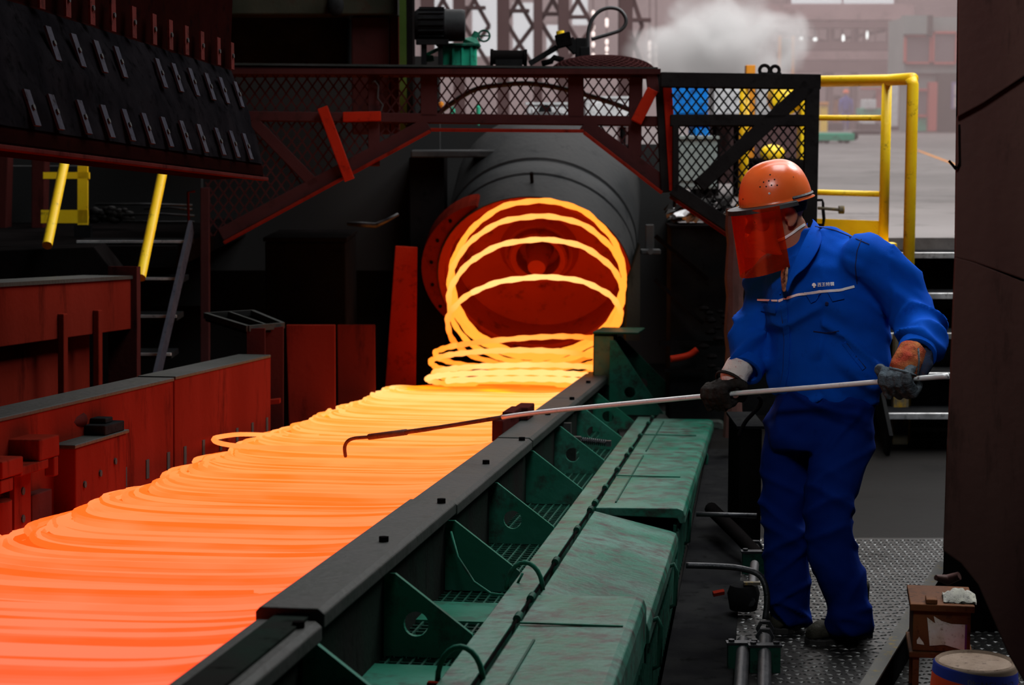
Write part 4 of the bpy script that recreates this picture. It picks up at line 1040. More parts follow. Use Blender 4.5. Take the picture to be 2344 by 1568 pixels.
# ================================================================== low clutter at the worker's feet
jb = thing('junction_box', 'dark box with sloping hose behind the worker\'s legs', 'box', tuple(onz(1720, 1250, 0)))
p, q = P(1698, 990, 8.2), P(1752, 1200, 8.2)
m = MB(); m.box(p.x, q.x, 8.2, 8.6, 0.0, p.z); m.build('body', M['dark'], jb, bevel=.01)
m = MB(); m.box(p.x - .01, q.x + .01, 8.19, 8.6, p.z, p.z + .012); m.build('lid', M['black'], jb)
m = MB(); m.tube(spline([P(x, y, 7.6) for x, y in ((1735, 908), (1742, 915), (1738, 930), (1722, 948), (1705, 968), (1690, 1000))]), .008, 8)
tag(m.build('grey_hose', M['dark'], smooth=True), 'thin dark hose curving down behind the dark glove', 'hose')
def kz(b, z, a):
    """a point in the conveyor's direction a, offset b, at height z"""
    p = K(a, b, 0); return V((p.x, p.y, z))
hp = thing('floor_pipes', 'two dull steel pipes in clamps on the dark floor beside the green covers', 'pipes', tuple(kz(0, 0, 6.4)))
for b in (-.072, .0):
    m = MB(); m.tube([kz(b, .07, 5.4), kz(b, .07, 6.45 + (0.0 if b else .05))], .022, 14); m.build('pipe', M['steel_dk'], hp, smooth='auto')
m = MB(); m.tube([kz(-.055, .07, 7.0), kz(-.045, .07, 7.6)], .018, 12); m.build('pipe', M['steel_dk'], hp, smooth='auto')
m = MB(); m.tube([onz(1738, 1276, .06), onz(1690, 1225, .10), onz(1628, 1165, .13)], .030, 12); m.build('pipe', M['dark'], hp, smooth='auto')
for b, a in ((-.072, 6.35), (0.0, 6.33), (-.045, 7.72)):
    m = MB(); c = kz(b, .095, a); m.obox(c, V((.055, 0, 0)), V((0, .018, 0)), V((0, 0, .004))); k1 = m.build('clamp', M['steel_dk'], hp)
    m = MB(); m.obox(kz(b, .045, a), V((.05, 0, 0)), V((0, .018, 0)), V((0, 0, .045))); m.build('clamp_block', M['green_dark'], hp)
    for s in (-.038, .038):
        m = MB(); m.lathe(c + V((s, 0, 0)), V((0, 0, 1)), [(0, .001), (0, .011), (.012, .011), (.012, .001)], 6); m.build('bolt', M['steel_dk'], k1)
for b, a in ((0.0, 6.52), (0.0, 6.62), (-.045, 7.9)):
    m = MB(); m.lathe(kz(b, .07, a), CU, [(0, .02), (0, .032), (.03, .032), (.03, .02)], 6); m.build('nut', M['steel_dk'], hp)
bt = MB(); bt.tube(spline([kz(.0, .08, 6.72), kz(.005, .16, 6.74), kz(-.02, .225, 6.76), kz(-.09, .245, 6.78), kz(-.18, .25, 6.78), kz(-.28, .25, 6.78)]), .011, 10)
bt.build('bent_tube', M['steel_dk'], hp, smooth=True)
m = MB(); m.tube([kz(-.28, .245, 7.7), kz(-.04, .245, 7.7)], .010, 8); m.build('cross_tube', M['steel_dk'], hp, smooth=True)
m = MB(); p = kz(-.08, .13, 7.05); m.lathe(p - V((0, 0, .1)), V((0, 0, 1)), [(0, .001), (0, .05), (.06, .06), (.09, .05), (.1, .03), (.1, .001)], 16); tag(m.build('valve_body', M['black'], hp, smooth='auto'))
m = MB(); m.obox(kz(-.17, .1, 7.0), V((.02, 0, .004)), V((0, .02, 0)), V((0, 0, .006))); m.build('orange_clip', M['rust'], hp)
m = MB(); m.obox(kz(-.05, .135, 7.02), V((.03, 0, 0)), V((0, .01, 0)), V((0, 0, .005))); m.build('brass_plate', M['post_dirty'], hp)
m = MB(); m.prism([kz(-.33, .002, 5.6), kz(-.10, .002, 5.6), kz(-.10, .002, 10.6), kz(-.33, .002, 10.6)], V((0, 0, .01)))
tag(m.build('floor_strip', M['black'], bevel=.003), 'dark worn steel strip on the floor along the green covers', 'floor plate')
# toe board in front of the column
tb = thing('toe_board', 'black toe board with worn yellow edge slanting across the floor at lower right', 'kick plate', tuple(onz(2070, 1440, 0)))
a_, b_ = onz(2160, 1288, .13), onz(1960, 1610, .13)
d_ = (b_ - a_).normalized(); s_ = V((d_.y, -d_.x, 0))
m = MB(); m.obox((a_ + b_) / 2 - V((0, 0, .066)), d_ * ((a_ - b_).length / 2), s_ * .012, V((0, 0, .064))); m.build('board', M['black'], tb)
M['edge_y'] = paint('worn_yellow_edge', (0.07, 0.07, 0.065), (0.10, 0.095, 0.085), (0.22, 0.14, 0.01), 7, .5, 0, .1, .3)
m = MB(); m.obox((a_ + b_) / 2, d_ * ((a_ - b_).length / 2), s_ * .022, V((0, 0, .004))); m.build('edge_strip', M['edge_y'], tb)
# rusty step stool with scraps, upturned oil bucket
SD = 6.05
sl = thing('rusty_stool', 'rusty brown box stool with torn paper label, standing behind the bucket', 'stool', tuple(onz(2170, 1545, 0)))
M['stool'] = paint('rusty_box', (0.11, 0.04, 0.016), (0.16, 0.06, 0.022), (0.03, 0.014, 0.01), 7, .6)
rot = Matrix.Rotation(math.radians(-9), 3, 'Z')
sc_ = P(2170, 1438, SD); sc_.y += .12
def sbox(m, x0, x1, y0, y1, z0, z1):
    return m.hexa([sc_ + rot @ V(q) for q in ((x0, y0, z0), (x1, y0, z0), (x1, y1, z0), (x0, y1, z0), (x0, y0, z1), (x1, y0, z1), (x1, y1, z1), (x0, y1, z1))])
hw = .098
sbt = -sc_.z
m = MB(); sbox(m, -hw + .01, hw - .01, -.11, .12, -.078, .052); m.build('body', M['stool'], sl, bevel=.003)
m = MB(); sbox(m, -hw, hw, -.125, .13, .052, .074); m.build('top', M['stool'], sl, bevel=.003)
m = MB(); sbox(m, -hw, hw, -.12, .125, -.098, -.08); m.build('bottom_rail', M['stool'], sl, bevel=.003)
for x in (-hw + .012, hw - .03):
    for y in (-.11, .09):
        m = MB(); sbox(m, x, x + .02, y, y + .02, sbt, -.098); m.build('leg', M['stool'], sl)
M['paper'] = paint('stained_paper', (.75, .78, .70), (.6, .6, .45), (.3, .24, .14), 16, .8, 0, 0, .35)
m = MB(); pts = [(-.045, .03), (-.02, .012), (-.025, .035), (.0, .02), (.03, .012), (.075, .012), (.075, -.072), (.01, -.055), (-.035, -.06)]
m.prism([sc_ + rot @ V((x, -.1115, z)) for x, z in pts], rot @ V((0, -.0012, 0))); lb = m.build('paper_label', M['paper'], sl)
m = MB(); m.prism([sc_ + rot @ V((x, -.1125, z)) for x, z in ((.071, .012), (.077, .012), (.077, -.072), (.071, -.072))], rot @ V((0, -.0014, 0))); m.build('purple_edge', flat('purple_print', (.12, .02, .14)), lb)
m = MB(); m.prism([sc_ + rot @ V((x, -.1115, z)) for x, z in ((-.075, -.045), (-.068, -.033), (-.055, -.05), (-.052, -.058), (-.074, -.055))], rot @ V((0, -.0012, 0))); m.build('paper_scrap', M['paper'], sl)
m = MB(); sbox(m, -.05, -.015, -.12, -.06, .074, .089); tag(m.build('wood_offcut', M['stool'], bevel=.003), 'small brown block lying on top of the rusty stool', 'block')
rg = MB(); vs, fs = [], []
for i in range(14):
    for j in range(8):
        u, v_ = i / 13, j / 7
        z = .079 + .028 * (math.sin(u * 3.2) * .6 + .4) * math.sin(PI * v_) + .012 * noise.noise(V((u * 6, v_ * 5, 2)))
        vs.append(sc_ + rot @ V((.005 + u * .10, -.10 + v_ * .11, z)))
vs2 = [v_ - V((0, 0, .006)) for v_ in vs]
for i in range(13):
    for j in range(7):
        q = i * 8 + j; fs += [(q, q + 1, q + 9, q + 8), (112 + q, 112 + q + 8, 112 + q + 9, 112 + q + 1)]
rg.add(vs + vs2, fs)
M['rag'] = paint('dirty_rag', (0.32, 0.31, 0.28), (0.42, 0.41, 0.34), (0.08, 0.08, 0.08), 22, .9, 0, .3, .4)
tag(rg.build('crumpled_rag', M['rag'], smooth=True), 'crumpled pale rag lying on the rusty stool', 'rag')
bk = thing('oil_bucket', 'upturned orange and blue oil bucket on the floor at the lower right corner', 'bucket', tuple(onz(2235, 1800, 0)))
bc = P(2236, 1512, 5.75); bc = V((bc.x, bc.y + .02, 0)); BH = P(2236, 1518, 5.75).z
def bucket_mat():
    """printed bucket: bands of flat print set by height"""
    m = bpy.data.materials.new('bucket_print'); t = nt(m); b = t.nodes['Principled BSDF']; b.inputs['Roughness'].default_value = .45
    tc = new(t, 'ShaderNodeTexCoord'); sx_ = new(t, 'ShaderNodeSeparateXYZ'); t.links.new(tc.outputs['Object'], sx_.inputs[0])
    mr = new(t, 'ShaderNodeMapRange'); mr.inputs[1].default_value = 0; mr.inputs[2].default_value = BH
    ad = new(t, 'ShaderNodeMath', operation='MULTIPLY_ADD'); ad.inputs[1].default_value = -.10; ad.inputs[2].default_value = bc.x * .10
    t.links.new(sx_.outputs[0], ad.inputs[0]); a2 = new(t, 'ShaderNodeMath', operation='SUBTRACT'); t.links.new(sx_.outputs[2], a2.inputs[0]); t.links.new(ad.outputs[0], a2.inputs[1])
    t.links.new(a2.outputs[0], mr.inputs[0])
    r = new(t, 'ShaderNodeValToRGB'); r.color_ramp.interpolation = 'CONSTANT'
    e = r.color_ramp.elements; e[0].color = (.6, .05, .012, 1); e[1].position = .80; e[1].color = (.02, .035, .25, 1)
    k_ = e.new(.955); k_.color = (.25, .18, .13, 1)
    t.links.new(mr.outputs[0], r.inputs[0]); t.links.new(r.outputs[0], b.inputs['Base Color'])
    return m
m = MB(); m.lathe(bc, V((0, 0, 1)), [(0, .14), (.01, .145), (.02, .14), (BH - .006, .122), (BH, .117)], 48); m.build('wall', bucket_mat(), bk, smooth='auto')
M['bucket_end'] = paint('dirty_bucket_base', (.26, .19, .14), (.20, .14, .10), (.08, .05, .04), 14, .6)
m = MB(); m.lathe(bc, V((0, 0, 1)), [(BH, .117), (BH + .004, .112), (BH - .004, .105), (BH - .004, .001)], 48); m.build('base', M['bucket_end'], bk, smooth='auto')
# print upside down around the bucket
M['ink'] = flat('white_print', (.5, .5, .52), .6)
def font_mesh(txt, size):
    cu = bpy.data.curves.new('lettering', 'FONT'); cu.body = txt; cu.size = size; cu.align_x = 'CENTER'; cu.align_y = 'CENTER'; cu.resolution_u = 3
    ob = bpy.data.objects.new('lettering', cu); link(ob)
    bpy.context.view_layer.update()
    me = bpy.data.meshes.new_from_object(ob.evaluated_get(bpy.context.evaluated_depsgraph_get()))
    bpy.data.objects.remove(ob); bpy.data.curves.remove(cu)
    return me
me = font_mesh('CF-4  15W-40', .026); zt = BH - .034
ang0 = math.radians(-78)
for v_ in me.vertices:
    x, z = -v_.co.x, -v_.co.y
    r = .1255 + .0012; an = ang0 + x / r
    v_.co = bc + V((r * math.cos(an), r * math.sin(an), zt + z - .10 * (r * math.cos(an)) ))
me.materials.clear(); me.materials.append(M['ink'])
o = bpy.data.objects.new('lettering', me); link(o); place(o, bk)
m = MB(); m.tube([P(2142, 1322, 5.6), P(2168, 1328, 5.62), P(2196, 1318, 5.6)], [.008, .016, .012], 10)
tag(m.build('rusty_pipe_end', M['column'], smooth='auto'), 'short rusty pipe end jutting from under the column', 'pipe')

# ================================================================== far hall
def fbox(m, x0, y0, x1, y1, d, th):
    p, q = P(x0, y0, d), P(x1, y1, d); m.box(p.x, q.x, d, d + th, q.z, p.z); return m
bo = thing('control_cabin', 'grey-green control cabin with red framed windows far behind on the right', 'cabin', tuple(onz(2130, 302, PLAT)))
BD = 78.0
def bpart(name, r, mat, dz=0.0, th=1.0, parent=bo):
    m = MB(); fbox(m, *r, BD + dz, th); return m.build(name, M[mat], parent)
bpart('upper_body', (2062, 42, 2215, 168), 'booth', 0, 3.5)
bpart('lower_body', (2086, 160, 2215, 303), 'booth', .3, 3)
bpart('eave', (2058, 38, 2120, 80), 'booth', -.5, .6); bpart('corner_post', (2112, 38, 2124, 85), 'booth_dk', -.55, .3)
def bwin(r, t=5, glass='booth_dk'):
    fr_ = MB(); x0, y0, x1, y1 = r
    for rr in ((x0, y0, x1, y0 + t), (x0, y1 - t, x1, y1), (x0, y0, x0 + t, y1), (x1 - t, y0, x1, y1)): fbox(fr_, *rr, BD - .25, .3)
    f_ = fr_.build('window', M['booth_red'], bo)
    m = MB(); fbox(m, x0 + t, y0 + t, x1 - t, y1 - t, BD - .1, .08); m.build('pane', M['glass_far'], f_)
M['glass_far'] = flat('cabin_glass', (.16, .13, .14), .15)
bwin((2062, 82, 2122, 147), 4); bwin((2124, 74, 2182, 148), 5); bwin((2082, 203, 2122, 268), 6)
bpart('dark_door', (2140, 170, 2215, 302), 'booth_dk', -.2, .5); bpart('door_post', (2120, 188, 2138, 300), 'booth_red', -.5, .5)
m = MB(); fbox(m, 2170, 188, 2192, 250, BD - .3, .06); sg = m.build('notice_board', flat('purple_notice', (.16, .13, .30)), bo)
m = MB(); fbox(m, 2176, 194, 2187, 218, BD - .36, .05); fbox(m, 2176, 222, 2187, 246, BD - .36, .05); m.build('notice_sheet', flat('notice_paper', (.5, .42, .42)), sg)
m = MB(); m.sphere(P(2160, 279, BD - .5), .12, 10, 6); m.build('red_lamp', M['booth_red'], bo)
bpart('green_base', (2084, 268, 2122, 300), 'green_far', -.1, .4)
# pink-brown crane girders and platforms
cg = thing('crane_gantry', 'haze-pink crane girders and walkways across the far hall', 'gantry', tuple(onz(1900, 300, PLAT)))
GDD = 90.0
for r, mat in (((1730, 12, 2080, 48), 'pink'), ((1738, 52, 2070, 66), 'pink_dk'), ((1745, 96, 2070, 116), 'pink_dk'), ((1760, 140, 2080, 166), 'pink_dk'), ((1780, 118, 2080, 138), 'pink')):
    m = MB(); fbox(m, *r, GDD, 1.5); m.build('girder', M[mat], cg)
for x in (1745, 1890, 1945, 2040):
    m = MB(); fbox(m, x, 48, x + 12, 300, GDD + .5, .8); m.build('post', M['pink_dk'], cg)
for x in range(1760, 2070, 26):
    m = MB(); fbox(m, x, 66, x + 3, 97, GDD - .1, .2); m.build('baluster', M['pink_dk'], cg)
for a_, b_ in (((1750, 66), (1890, 96)), ((1900, 96), (2040, 66)), ((1770, 300), (1890, 166)), ((1950, 300), (2040, 166))):
    m = MB(); m.beam(P(*a_, GDD + .4), P(*b_, GDD + .4), .16, .2, FWD); m.build('diagonal_brace', M['pink_dk'], cg)
M['lamp_far'] = flat('far_lamp', (1.0, .97, .95), .5, 0, 1.6)
for x, y, w_, h_ in ((1834, 88, 8, 8), (1866, 90, 10, 8), (1930, 88, 7, 18), (1985, 80, 5, 20), (1988, 97, 8, 6)):
    t = thing('hall_lamp', {1834: 'round lamp lit on the far walkway, leftmost of five', 1866: 'round lamp lit on the far walkway, second of five from the left', 1930: 'tall pale lamp lit in the middle of the far walkway', 1985: 'thin upright lamp lit on the far walkway near the cabin', 1988: 'small low lamp under the thin upright one on the far walkway'}[x], 'lamp', tuple(P(x, y, GDD - .5)))
    m = MB(); c = P(x, y, GDD - .5); r = w_ / 2 / F_PX * GDD; m.sphere(c, r, 12, 8, 1, 1, h_ / w_); m.build('bulb', M['lamp_far'], t, smooth=True)
    m = MB(); m.tube([c + V((0, 0, r * h_ / w_ * .9)), c + V((0, .3, r * h_ / w_ + .5))], .05, 6); m.build('bracket', M['pink_dk'], t)
# lattice columns left
for i, (x, w_) in enumerate(((1052, 26), (1152, 28), (1231, 20), (1289, 24), (1430, 30), (980, 30))):
    t = thing('lattice_column', 'dusty brown lattice column in the haze, ' + ('second from the left above the gearbox', 'third from the left, thickest', 'fourth from the left above the small motor', 'fifth from the left behind the valve head', 'last at the right behind the hose loop', 'first at the left behind the black motor')[i], 'column', tuple(V((P(x, 200, 30).x, 30, PLAT))))
    m = MB(); p, q = P(x - w_ / 2, -900, 30), P(x + w_ / 2, 160, 30); m.box(p.x, q.x, 30, 30.4, PLAT, p.z); m.build('shaft', M['pink_dk'], t)
    for (y0, y1, s) in ((-60, 60, 1), (60, -60, 1), (40, 150, 1), (150, 60, 1)):
        m = MB(); m.beam(P(x, y0, 30.2), P(x + (68 if i != 4 else 40), y1, 30.2), .06, .08, FWD); m.build('lattice_bar', M['pink_dk'], t)
    m = MB(); m.beam(P(x, 18 + i * 7, 30.15), P(x + 60, 18 + i * 7, 30.15), .05, .08, FWD); m.build('cross_bar', M['pink_dk'], t)
# upright rows of small glowing spots
M['glow_spot'] = flat('pink_glow', (1.0, .80, .74), .5, 0, 1.3)
for j, (x, ys) in enumerate(((1358, (30, 62, 78, 102, 128)), (1389, (48, 56, 96, 112, 128, 150)), (1487, (100, 112, 128, 146)), (1502, (108, 124, 140, 152)))):
    t = thing('bright_spots', 'row of pinkish bright spots in the far haze, ' + ('inside the hose loop at left', 'inside the hose loop at right', 'first left of the steam cloud', 'second left of the steam cloud')[j], 'lights', tuple(P(x, 200, 60)))
    m = MB(); m.tube([P(x, -80, 60), P(x, 180, 60)], .02, 5); m.build('cable', M['pink_dk'], t)
    for y in ys:
        m = MB(); m.sphere(P(x, y, 59.9), .05, 8, 6, 1, 1, 1.8); m.build('bulb', M['glow_spot'], t, smooth=True)
# far machines and traffic
fw = 88.0
def far_worker():
    f0 = onz(1935, 299, PLAT); d = f0.y
    t = thing('person', 'distant person in blue overalls and orange helmet walking far behind the yellow rail', 'person', tuple(f0))
    m = MB()
    for s in (-1, 1): m.rings([(f0 + V((s * .09, 0, h)), V((r, 0, 0)), V((0, r, 0))) for h, r in ((0.03, .06), (.45, .07), (.85, .095))], 10)
    m.rings([(f0 + V((0, 0, h)), V((w_, 0, 0)), V((0, .13, 0))) for h, w_ in ((.8, .18), (1.0, .18), (1.3, .22), (1.42, .2), (1.48, .07), (1.56, .06))], 12)
    for s in (-1, 1): m.rings([(f0 + V((s * x, -.03, h)), V((r, 0, 0)), V((0, r, 0))) for x, h, r in ((.22, 1.38, .065), (.27, 1.1, .055), (.27, .85, .045), (.26, .76, .05))], 8)
    m.sphere(f0 + V((0, 0, 1.62)), .105, 12, 8, .9, 1, 1.15)
    m.build('body', flat('far_blue_cloth', (.03, .05, .3)), t, smooth=True)
    m = MB(); m.rings([(f0 + V((0, 0, h)), V((r, 0, 0)), V((0, r * 1.15, 0))) for h, r in ((1.64, .15), (1.66, .14), (1.72, .13), (1.78, .09), (1.80, .02))], 14); m.build('helmet', flat('far_orange', (.75, .12, .03)), t, smooth=True)
    m = MB(); m.sphere(f0 + V((0, -.02, 1.60)), .098, 12, 8, .9, 1, 1.05); m.build('face', flat('far_skin', (.35, .17, .11)), t, smooth=True)
far_worker()
ct = thing('flat_cart', 'low green flat cart on the hall floor behind the yellow rail', 'cart', tuple(onz(1910, 326, PLAT)))
cd = onz(1910, 328, PLAT).y
m = MB(); fbox(m, 1868, 305, 1952, 322, cd, 1.2); m.build('bed', M['green_far'], ct, bevel=.02)
for x in (1890, 1936):
    for dy in (.1, 1.0):
        m = MB(); c = P(x, 322, cd); m.lathe(V((c.x, cd + dy, PLAT + .09)), V((0, 1, 0)), [(0, .001), (0, .09), (.08, .09), (.08, .001)], 14); m.build('wheel', M['black'], ct)
m = MB(); m.sphere(P(1956, 312, cd), .1, 10, 8); m.build('bumper', M['black'], ct)
def fthing(name, label, cat, boxes, d):
    t = thing(name, label, cat, tuple(P(boxes[0][1], boxes[0][4], d)))
    for nm, x0, y0, x1, y1, mat, th in boxes:
        m = MB(); fbox(m, x0, y0, x1, y1, d - (0.2 if nm != 'body' else 0), th); m.build(nm, M[mat], t, bevel=.03)
fthing('green_truck', 'pale green and white machine far behind between the yellow rails', 'machine', [('body', 1968, 248, 2012, 268, 'green_far', 1.5), ('cab', 1975, 228, 2000, 249, 'white', 1.2), ('bumper', 1970, 268, 1998, 284, 'white', 1.0), ('base', 1964, 282, 2010, 298, 'dark', 1.2)], 84)
fthing('green_sign', 'small pale green sign board hanging far behind above the green machine', 'sign', [('body', 1968, 172, 2006, 200, 'green_far', .2), ('frame', 1966, 200, 2008, 206, 'booth_red', .3)], 86)
fthing('red_frame', 'red framed machine post far behind the tall yellow post', 'machine', [('body', 2004, 200, 2016, 270, 'booth_red', .6), ('panel', 2018, 195, 2050, 290, 'white', .3), ('base', 2014, 288, 2062, 300, 'dark', .8)], 86)
fthing('yellow_bollard', 'yellow bollard far behind beside the gate post', 'bollard', [('body', 1874, 238, 1890, 303, 'yellow', .4), ('cap', 1872, 234, 1892, 240, 'orange_far', .6)], 80)
fthing('orange_pillar', 'orange-brown pillar far behind left of the distant person', 'pillar', [('body', 1898, 225, 1916, 298, 'orange_far', .5), ('head', 1894, 218, 1920, 226, 'pink_dk', .7)], 92)
fthing('debris_bin', 'dark low bin on the far floor beside the distant person', 'bin', [('body', 1896, 282, 1926, 300, 'dark', 1.0), ('rim', 1894, 279, 1928, 283, 'pink_dk', 1.2)], 84)
fthing('floor_pad', 'dark rubber pad lying on the hall floor behind the yellow rails', 'mat', [('body', 1950, 300, 2012, 308, 'dark', .4)], 66)
fthing('scaffold', 'pale green scaffold tower half hidden by the steam', 'scaffold', [('body', 1778, 90, 1812, 160, 'booth', .5), ('post', 1806, 84, 1812, 300, 'orange_far', .3), ('post', 1776, 84, 1782, 300, 'orange_far', .3)], 82)
# painted lane lines and stains on the hall floor are thin sheets of paint
for pts, mat, lab in (([(2098, 345), (2104, 344), (2195, 378), (2185, 378)], 'orange_far', 'thin orange lane line painted on the hall floor'),):
    m = MB(); m.prism([onz(x, y, PLAT + .001) for x, y in pts], V((0, 0, .003))); tag(m.build('lane_line', M[mat]), lab, 'line')

# steam and haze
def steam():
    m = MB(); c = P(1630, 120, 27); m.sphere(c, 1.25, 24, 16, 1.25, .8, .95)
    mt = bpy.data.materials.new('steam'); t = nt(mt)
    for n in list(t.nodes): t.nodes.remove(n)
    out = new(t, 'ShaderNodeOutputMaterial'); sc = new(t, 'ShaderNodeVolumeScatter'); sc.inputs['Color'].default_value = (.97, .97, .97, 1); sc.inputs['Anisotropy'].default_value = 0.1
    tc = new(t, 'ShaderNodeTexCoord'); sb_ = new(t, 'ShaderNodeVectorMath', operation='SUBTRACT'); sb_.inputs[1].default_value = c
    t.links.new(tc.outputs['Object'], sb_.inputs[0])
    ml = new(t, 'ShaderNodeVectorMath', operation='MULTIPLY'); ml.inputs[1].default_value = (1 / 1.5, 1 / 1.0, 1 / 1.15); t.links.new(sb_.outputs[0], ml.inputs[0])
    ln = new(t, 'ShaderNodeVectorMath', operation='LENGTH'); t.links.new(ml.outputs[0], ln.inputs[0])
    nz = new(t, 'ShaderNodeTexNoise'); nz.inputs['Scale'].default_value = 1.3; nz.inputs['Detail'].default_value = 4; nz.inputs['Distortion'].default_value = .6; t.links.new(sb_.outputs[0], nz.inputs['Vector'])
    a1 = new(t, 'ShaderNodeMath', operation='MULTIPLY_ADD'); a1.inputs[1].default_value = 2.2; t.links.new(nz.outputs[0], a1.inputs[0])
    ng = new(t, 'ShaderNodeMath', operation='MULTIPLY'); ng.inputs[1].default_value = -1.5; t.links.new(ln.outputs['Value'], ng.inputs[0]); t.links.new(ng.outputs[0], a1.inputs[2])
    mr = new(t, 'ShaderNodeMapRange'); mr.inputs[1].default_value = 0.0; mr.inputs[2].default_value = .9; mr.inputs[3].default_value = 0; mr.inputs[4].default_value = 7.0; t.links.new(a1.outputs[0], mr.inputs[0])
    t.links.new(mr.outputs[0], sc.inputs['Density']); t.links.new(sc.outputs[0], out.inputs['Volume'])
    o = m.build('steam_cloud', mt, smooth=True); tag(o, 'white steam cloud rising behind the mesh gate', 'steam', kind='stuff')
steam()
def haze():
    m = MB(); m.box(-44, 44, 22, 117, PLAT + .02, 19)
    mt = bpy.data.materials.new('hall_haze'); t = nt(mt)
    for n in list(t.nodes): t.nodes.remove(n)
    out = new(t, 'ShaderNodeOutputMaterial'); sc = new(t, 'ShaderNodeVolumeScatter'); sc.inputs['Color'].default_value = (.95, .73, .735, 1); sc.inputs['Density'].default_value = .007
    t.links.new(sc.outputs[0], out.inputs['Volume'])
    o = m.build('hall_haze', mt); tag(o, 'thin pinkish haze filling the far hall', 'haze', kind='stuff')
haze()
# ================================================================== the steel rod
rod = thing('steel_rod', 'long bright steel rod with hooked dark end held across the conveyor by the worker', 'rod', tuple(P(1645, 905, 6.93)))
RA, RB, RT = P(2170, 860.5, 6.25), P(1645, 904, 6.78), P(1150, 955, 7.36)
rp_ = spline([RA, P(2070, 869, 6.345), P(1860, 887, 6.555), RB, P(1270, 940, 7.21), RT], 5)
m = MB(); m.tube(rp_, 0.0088, 12); m.build('shaft', M['steel'], rod, smooth=True)
M['rod_hot'] = paint('scaled_rod_end', (.10, .05, .04), (.16, .07, .05), (.04, .02, .02), 12, .6, .4)
m = MB(); m.tube(spline([RT, P(1000, 979, 7.58), P(900, 993, 7.76), P(846, 1000, 7.86), P(812, 1003, 7.92), P(796, 1010, 7.95), P(789, 1024, 7.98), P(791, 1046, 8.0)], 5), [.0085] * 6 + [.0095] * 9 + [.0075] * 20 + [.006], 10)
m.build('hook', M['rod_hot'], rod, smooth=True)
m = MB(); m.tube([P(845, 1000, 7.86), P(930, 989, 7.705)], .0125, 12); m.build('sleeve', M['rod_hot'], rod, smooth=True)

# ================================================================== the worker
PERS = 'worker in blue work clothes, orange helmet and red face shield, leaning on a steel rod'
wk = thing('person', PERS, 'person', tuple(onz(1880, 1470, 0)))
def remesh(m, voxel, smooth=4, disp=None, name='body'):
    me = m.mesh(name); o = bpy.data.objects.new('temporary', me); link(o)
    r = o.modifiers.new('voxels', 'REMESH'); r.mode = 'VOXEL'; r.voxel_size = voxel; r.adaptivity = 0
    if smooth:
        s = o.modifiers.new('smooth', 'SMOOTH'); s.factor = .5; s.iterations = smooth
    bpy.context.view_layer.update()
    out = bpy.data.meshes.new_from_object(o.evaluated_get(bpy.context.evaluated_depsgraph_get()))
    bpy.data.objects.remove(o)
    if disp:
        ns = [v.normal.copy() for v in out.vertices]
        for v, n_ in zip(out.vertices, ns): v.co += n_ * disp(v.co, n_)
        out.update()
    for p in out.polygons: p.use_smooth = True
    out.name = name
    return out
def put(me, name, mat, parent=wk, label=None):
    me.materials.clear(); me.materials.append(mat)
    o = bpy.data.objects.new(name, me); link(o); place(o, parent)
    if label: o['label'] = label
    return o
def limb(m, pts, sides=18, flatten=1.0):
    """closed tapering limb; pts = (point, radius)"""
    ps = [V(p) for p, r in pts]; n = len(ps); rg = []
    for i in range(n):
        t = (ps[min(i + 1, n - 1)] - ps[max(i - 1, 0)]).normalized()
        s = t.cross(V((0, 1, 0.01))).normalized(); u = s.cross(t)
        rg.append((ps[i], s * pts[i][1], u * pts[i][1] * flatten))
    t0 = (ps[0] - ps[1]).normalized(); t1 = (ps[-1] - ps[-2]).normalized()
    rg.insert(0, (ps[0] + t0 * pts[0][1] * .5, rg[0][1] * .7, rg[0][2] * .7)); rg.append((ps[-1] + t1 * pts[-1][1] * .25, rg[-1][1] * .8, rg[-1][2] * .8))
    m.rings(rg, sides)
LAT = V((math.cos(math.radians(22)), -math.sin(math.radians(22)), 0)); DEP = V((LAT.y * -1, LAT.x, 0))
DEP = V((math.sin(math.radians(22)), math.cos(math.radians(22)), 0))
def torso(m, rows):
    m.rings([(P(cx, y, d), LAT * (hw / F_PX * d), DEP * dp) for y, cx, hw, d, dp in rows], 28)
# ---- skin: one continuous body
fh = V((-math.cos(math.radians(10)), -math.sin(math.radians(10)), 0)); PI_H = math.radians(11)
HF = fh * math.cos(PI_H) - V((0, 0, 1)) * math.sin(PI_H); HU = V((0, 0, 1)) * math.cos(PI_H) + fh * math.sin(PI_H); HS = HU.cross(HF).normalized()
if HS.y > 0: HS = -HS          # towards the camera: the worker's left side
H0 = P(1790, 492, 6.76)
def HD(f, s, u): return H0 + HF * f + HS * s + HU * u
HM = Matrix((HF, HS, HU)).transposed()
def ell(m, f, s, u, rf, rs, ru, seg=20, rin=14): m.sphere(HD(f, s, u), 1.0, seg, rin, rf, rs, ru, HM)
b = MB()
ell(b, .008, 0, .055, .100, .076, .105); ell(b, .040, 0, -.02, .066, .064, .088); ell(b, .062, 0, -.085, .042, .045, .038); ell(b, .015, 0, -.06, .06, .060, .055)
ell(b, .106, 0, .018, .022, .045, .014)                                  # brow
for s in (-1, 1): ell(b, .086, s * .042, -.018, .024, .024, .022)           # cheekbones
b.rings([(HD(.104, 0, .015), HS * .010, HF * .010), (HD(.122, 0, -.012), HS * .012, HF * .013), (HD(.132, 0, -.03), HS * .017, HF * .017), (HD(.118, 0, -.042), HS * .014, HF * .012)], 12)
ell(b, .108, 0, -.066, .012, .024, .007); ell(b, .104, 0, -.077, .013, .021, .007)
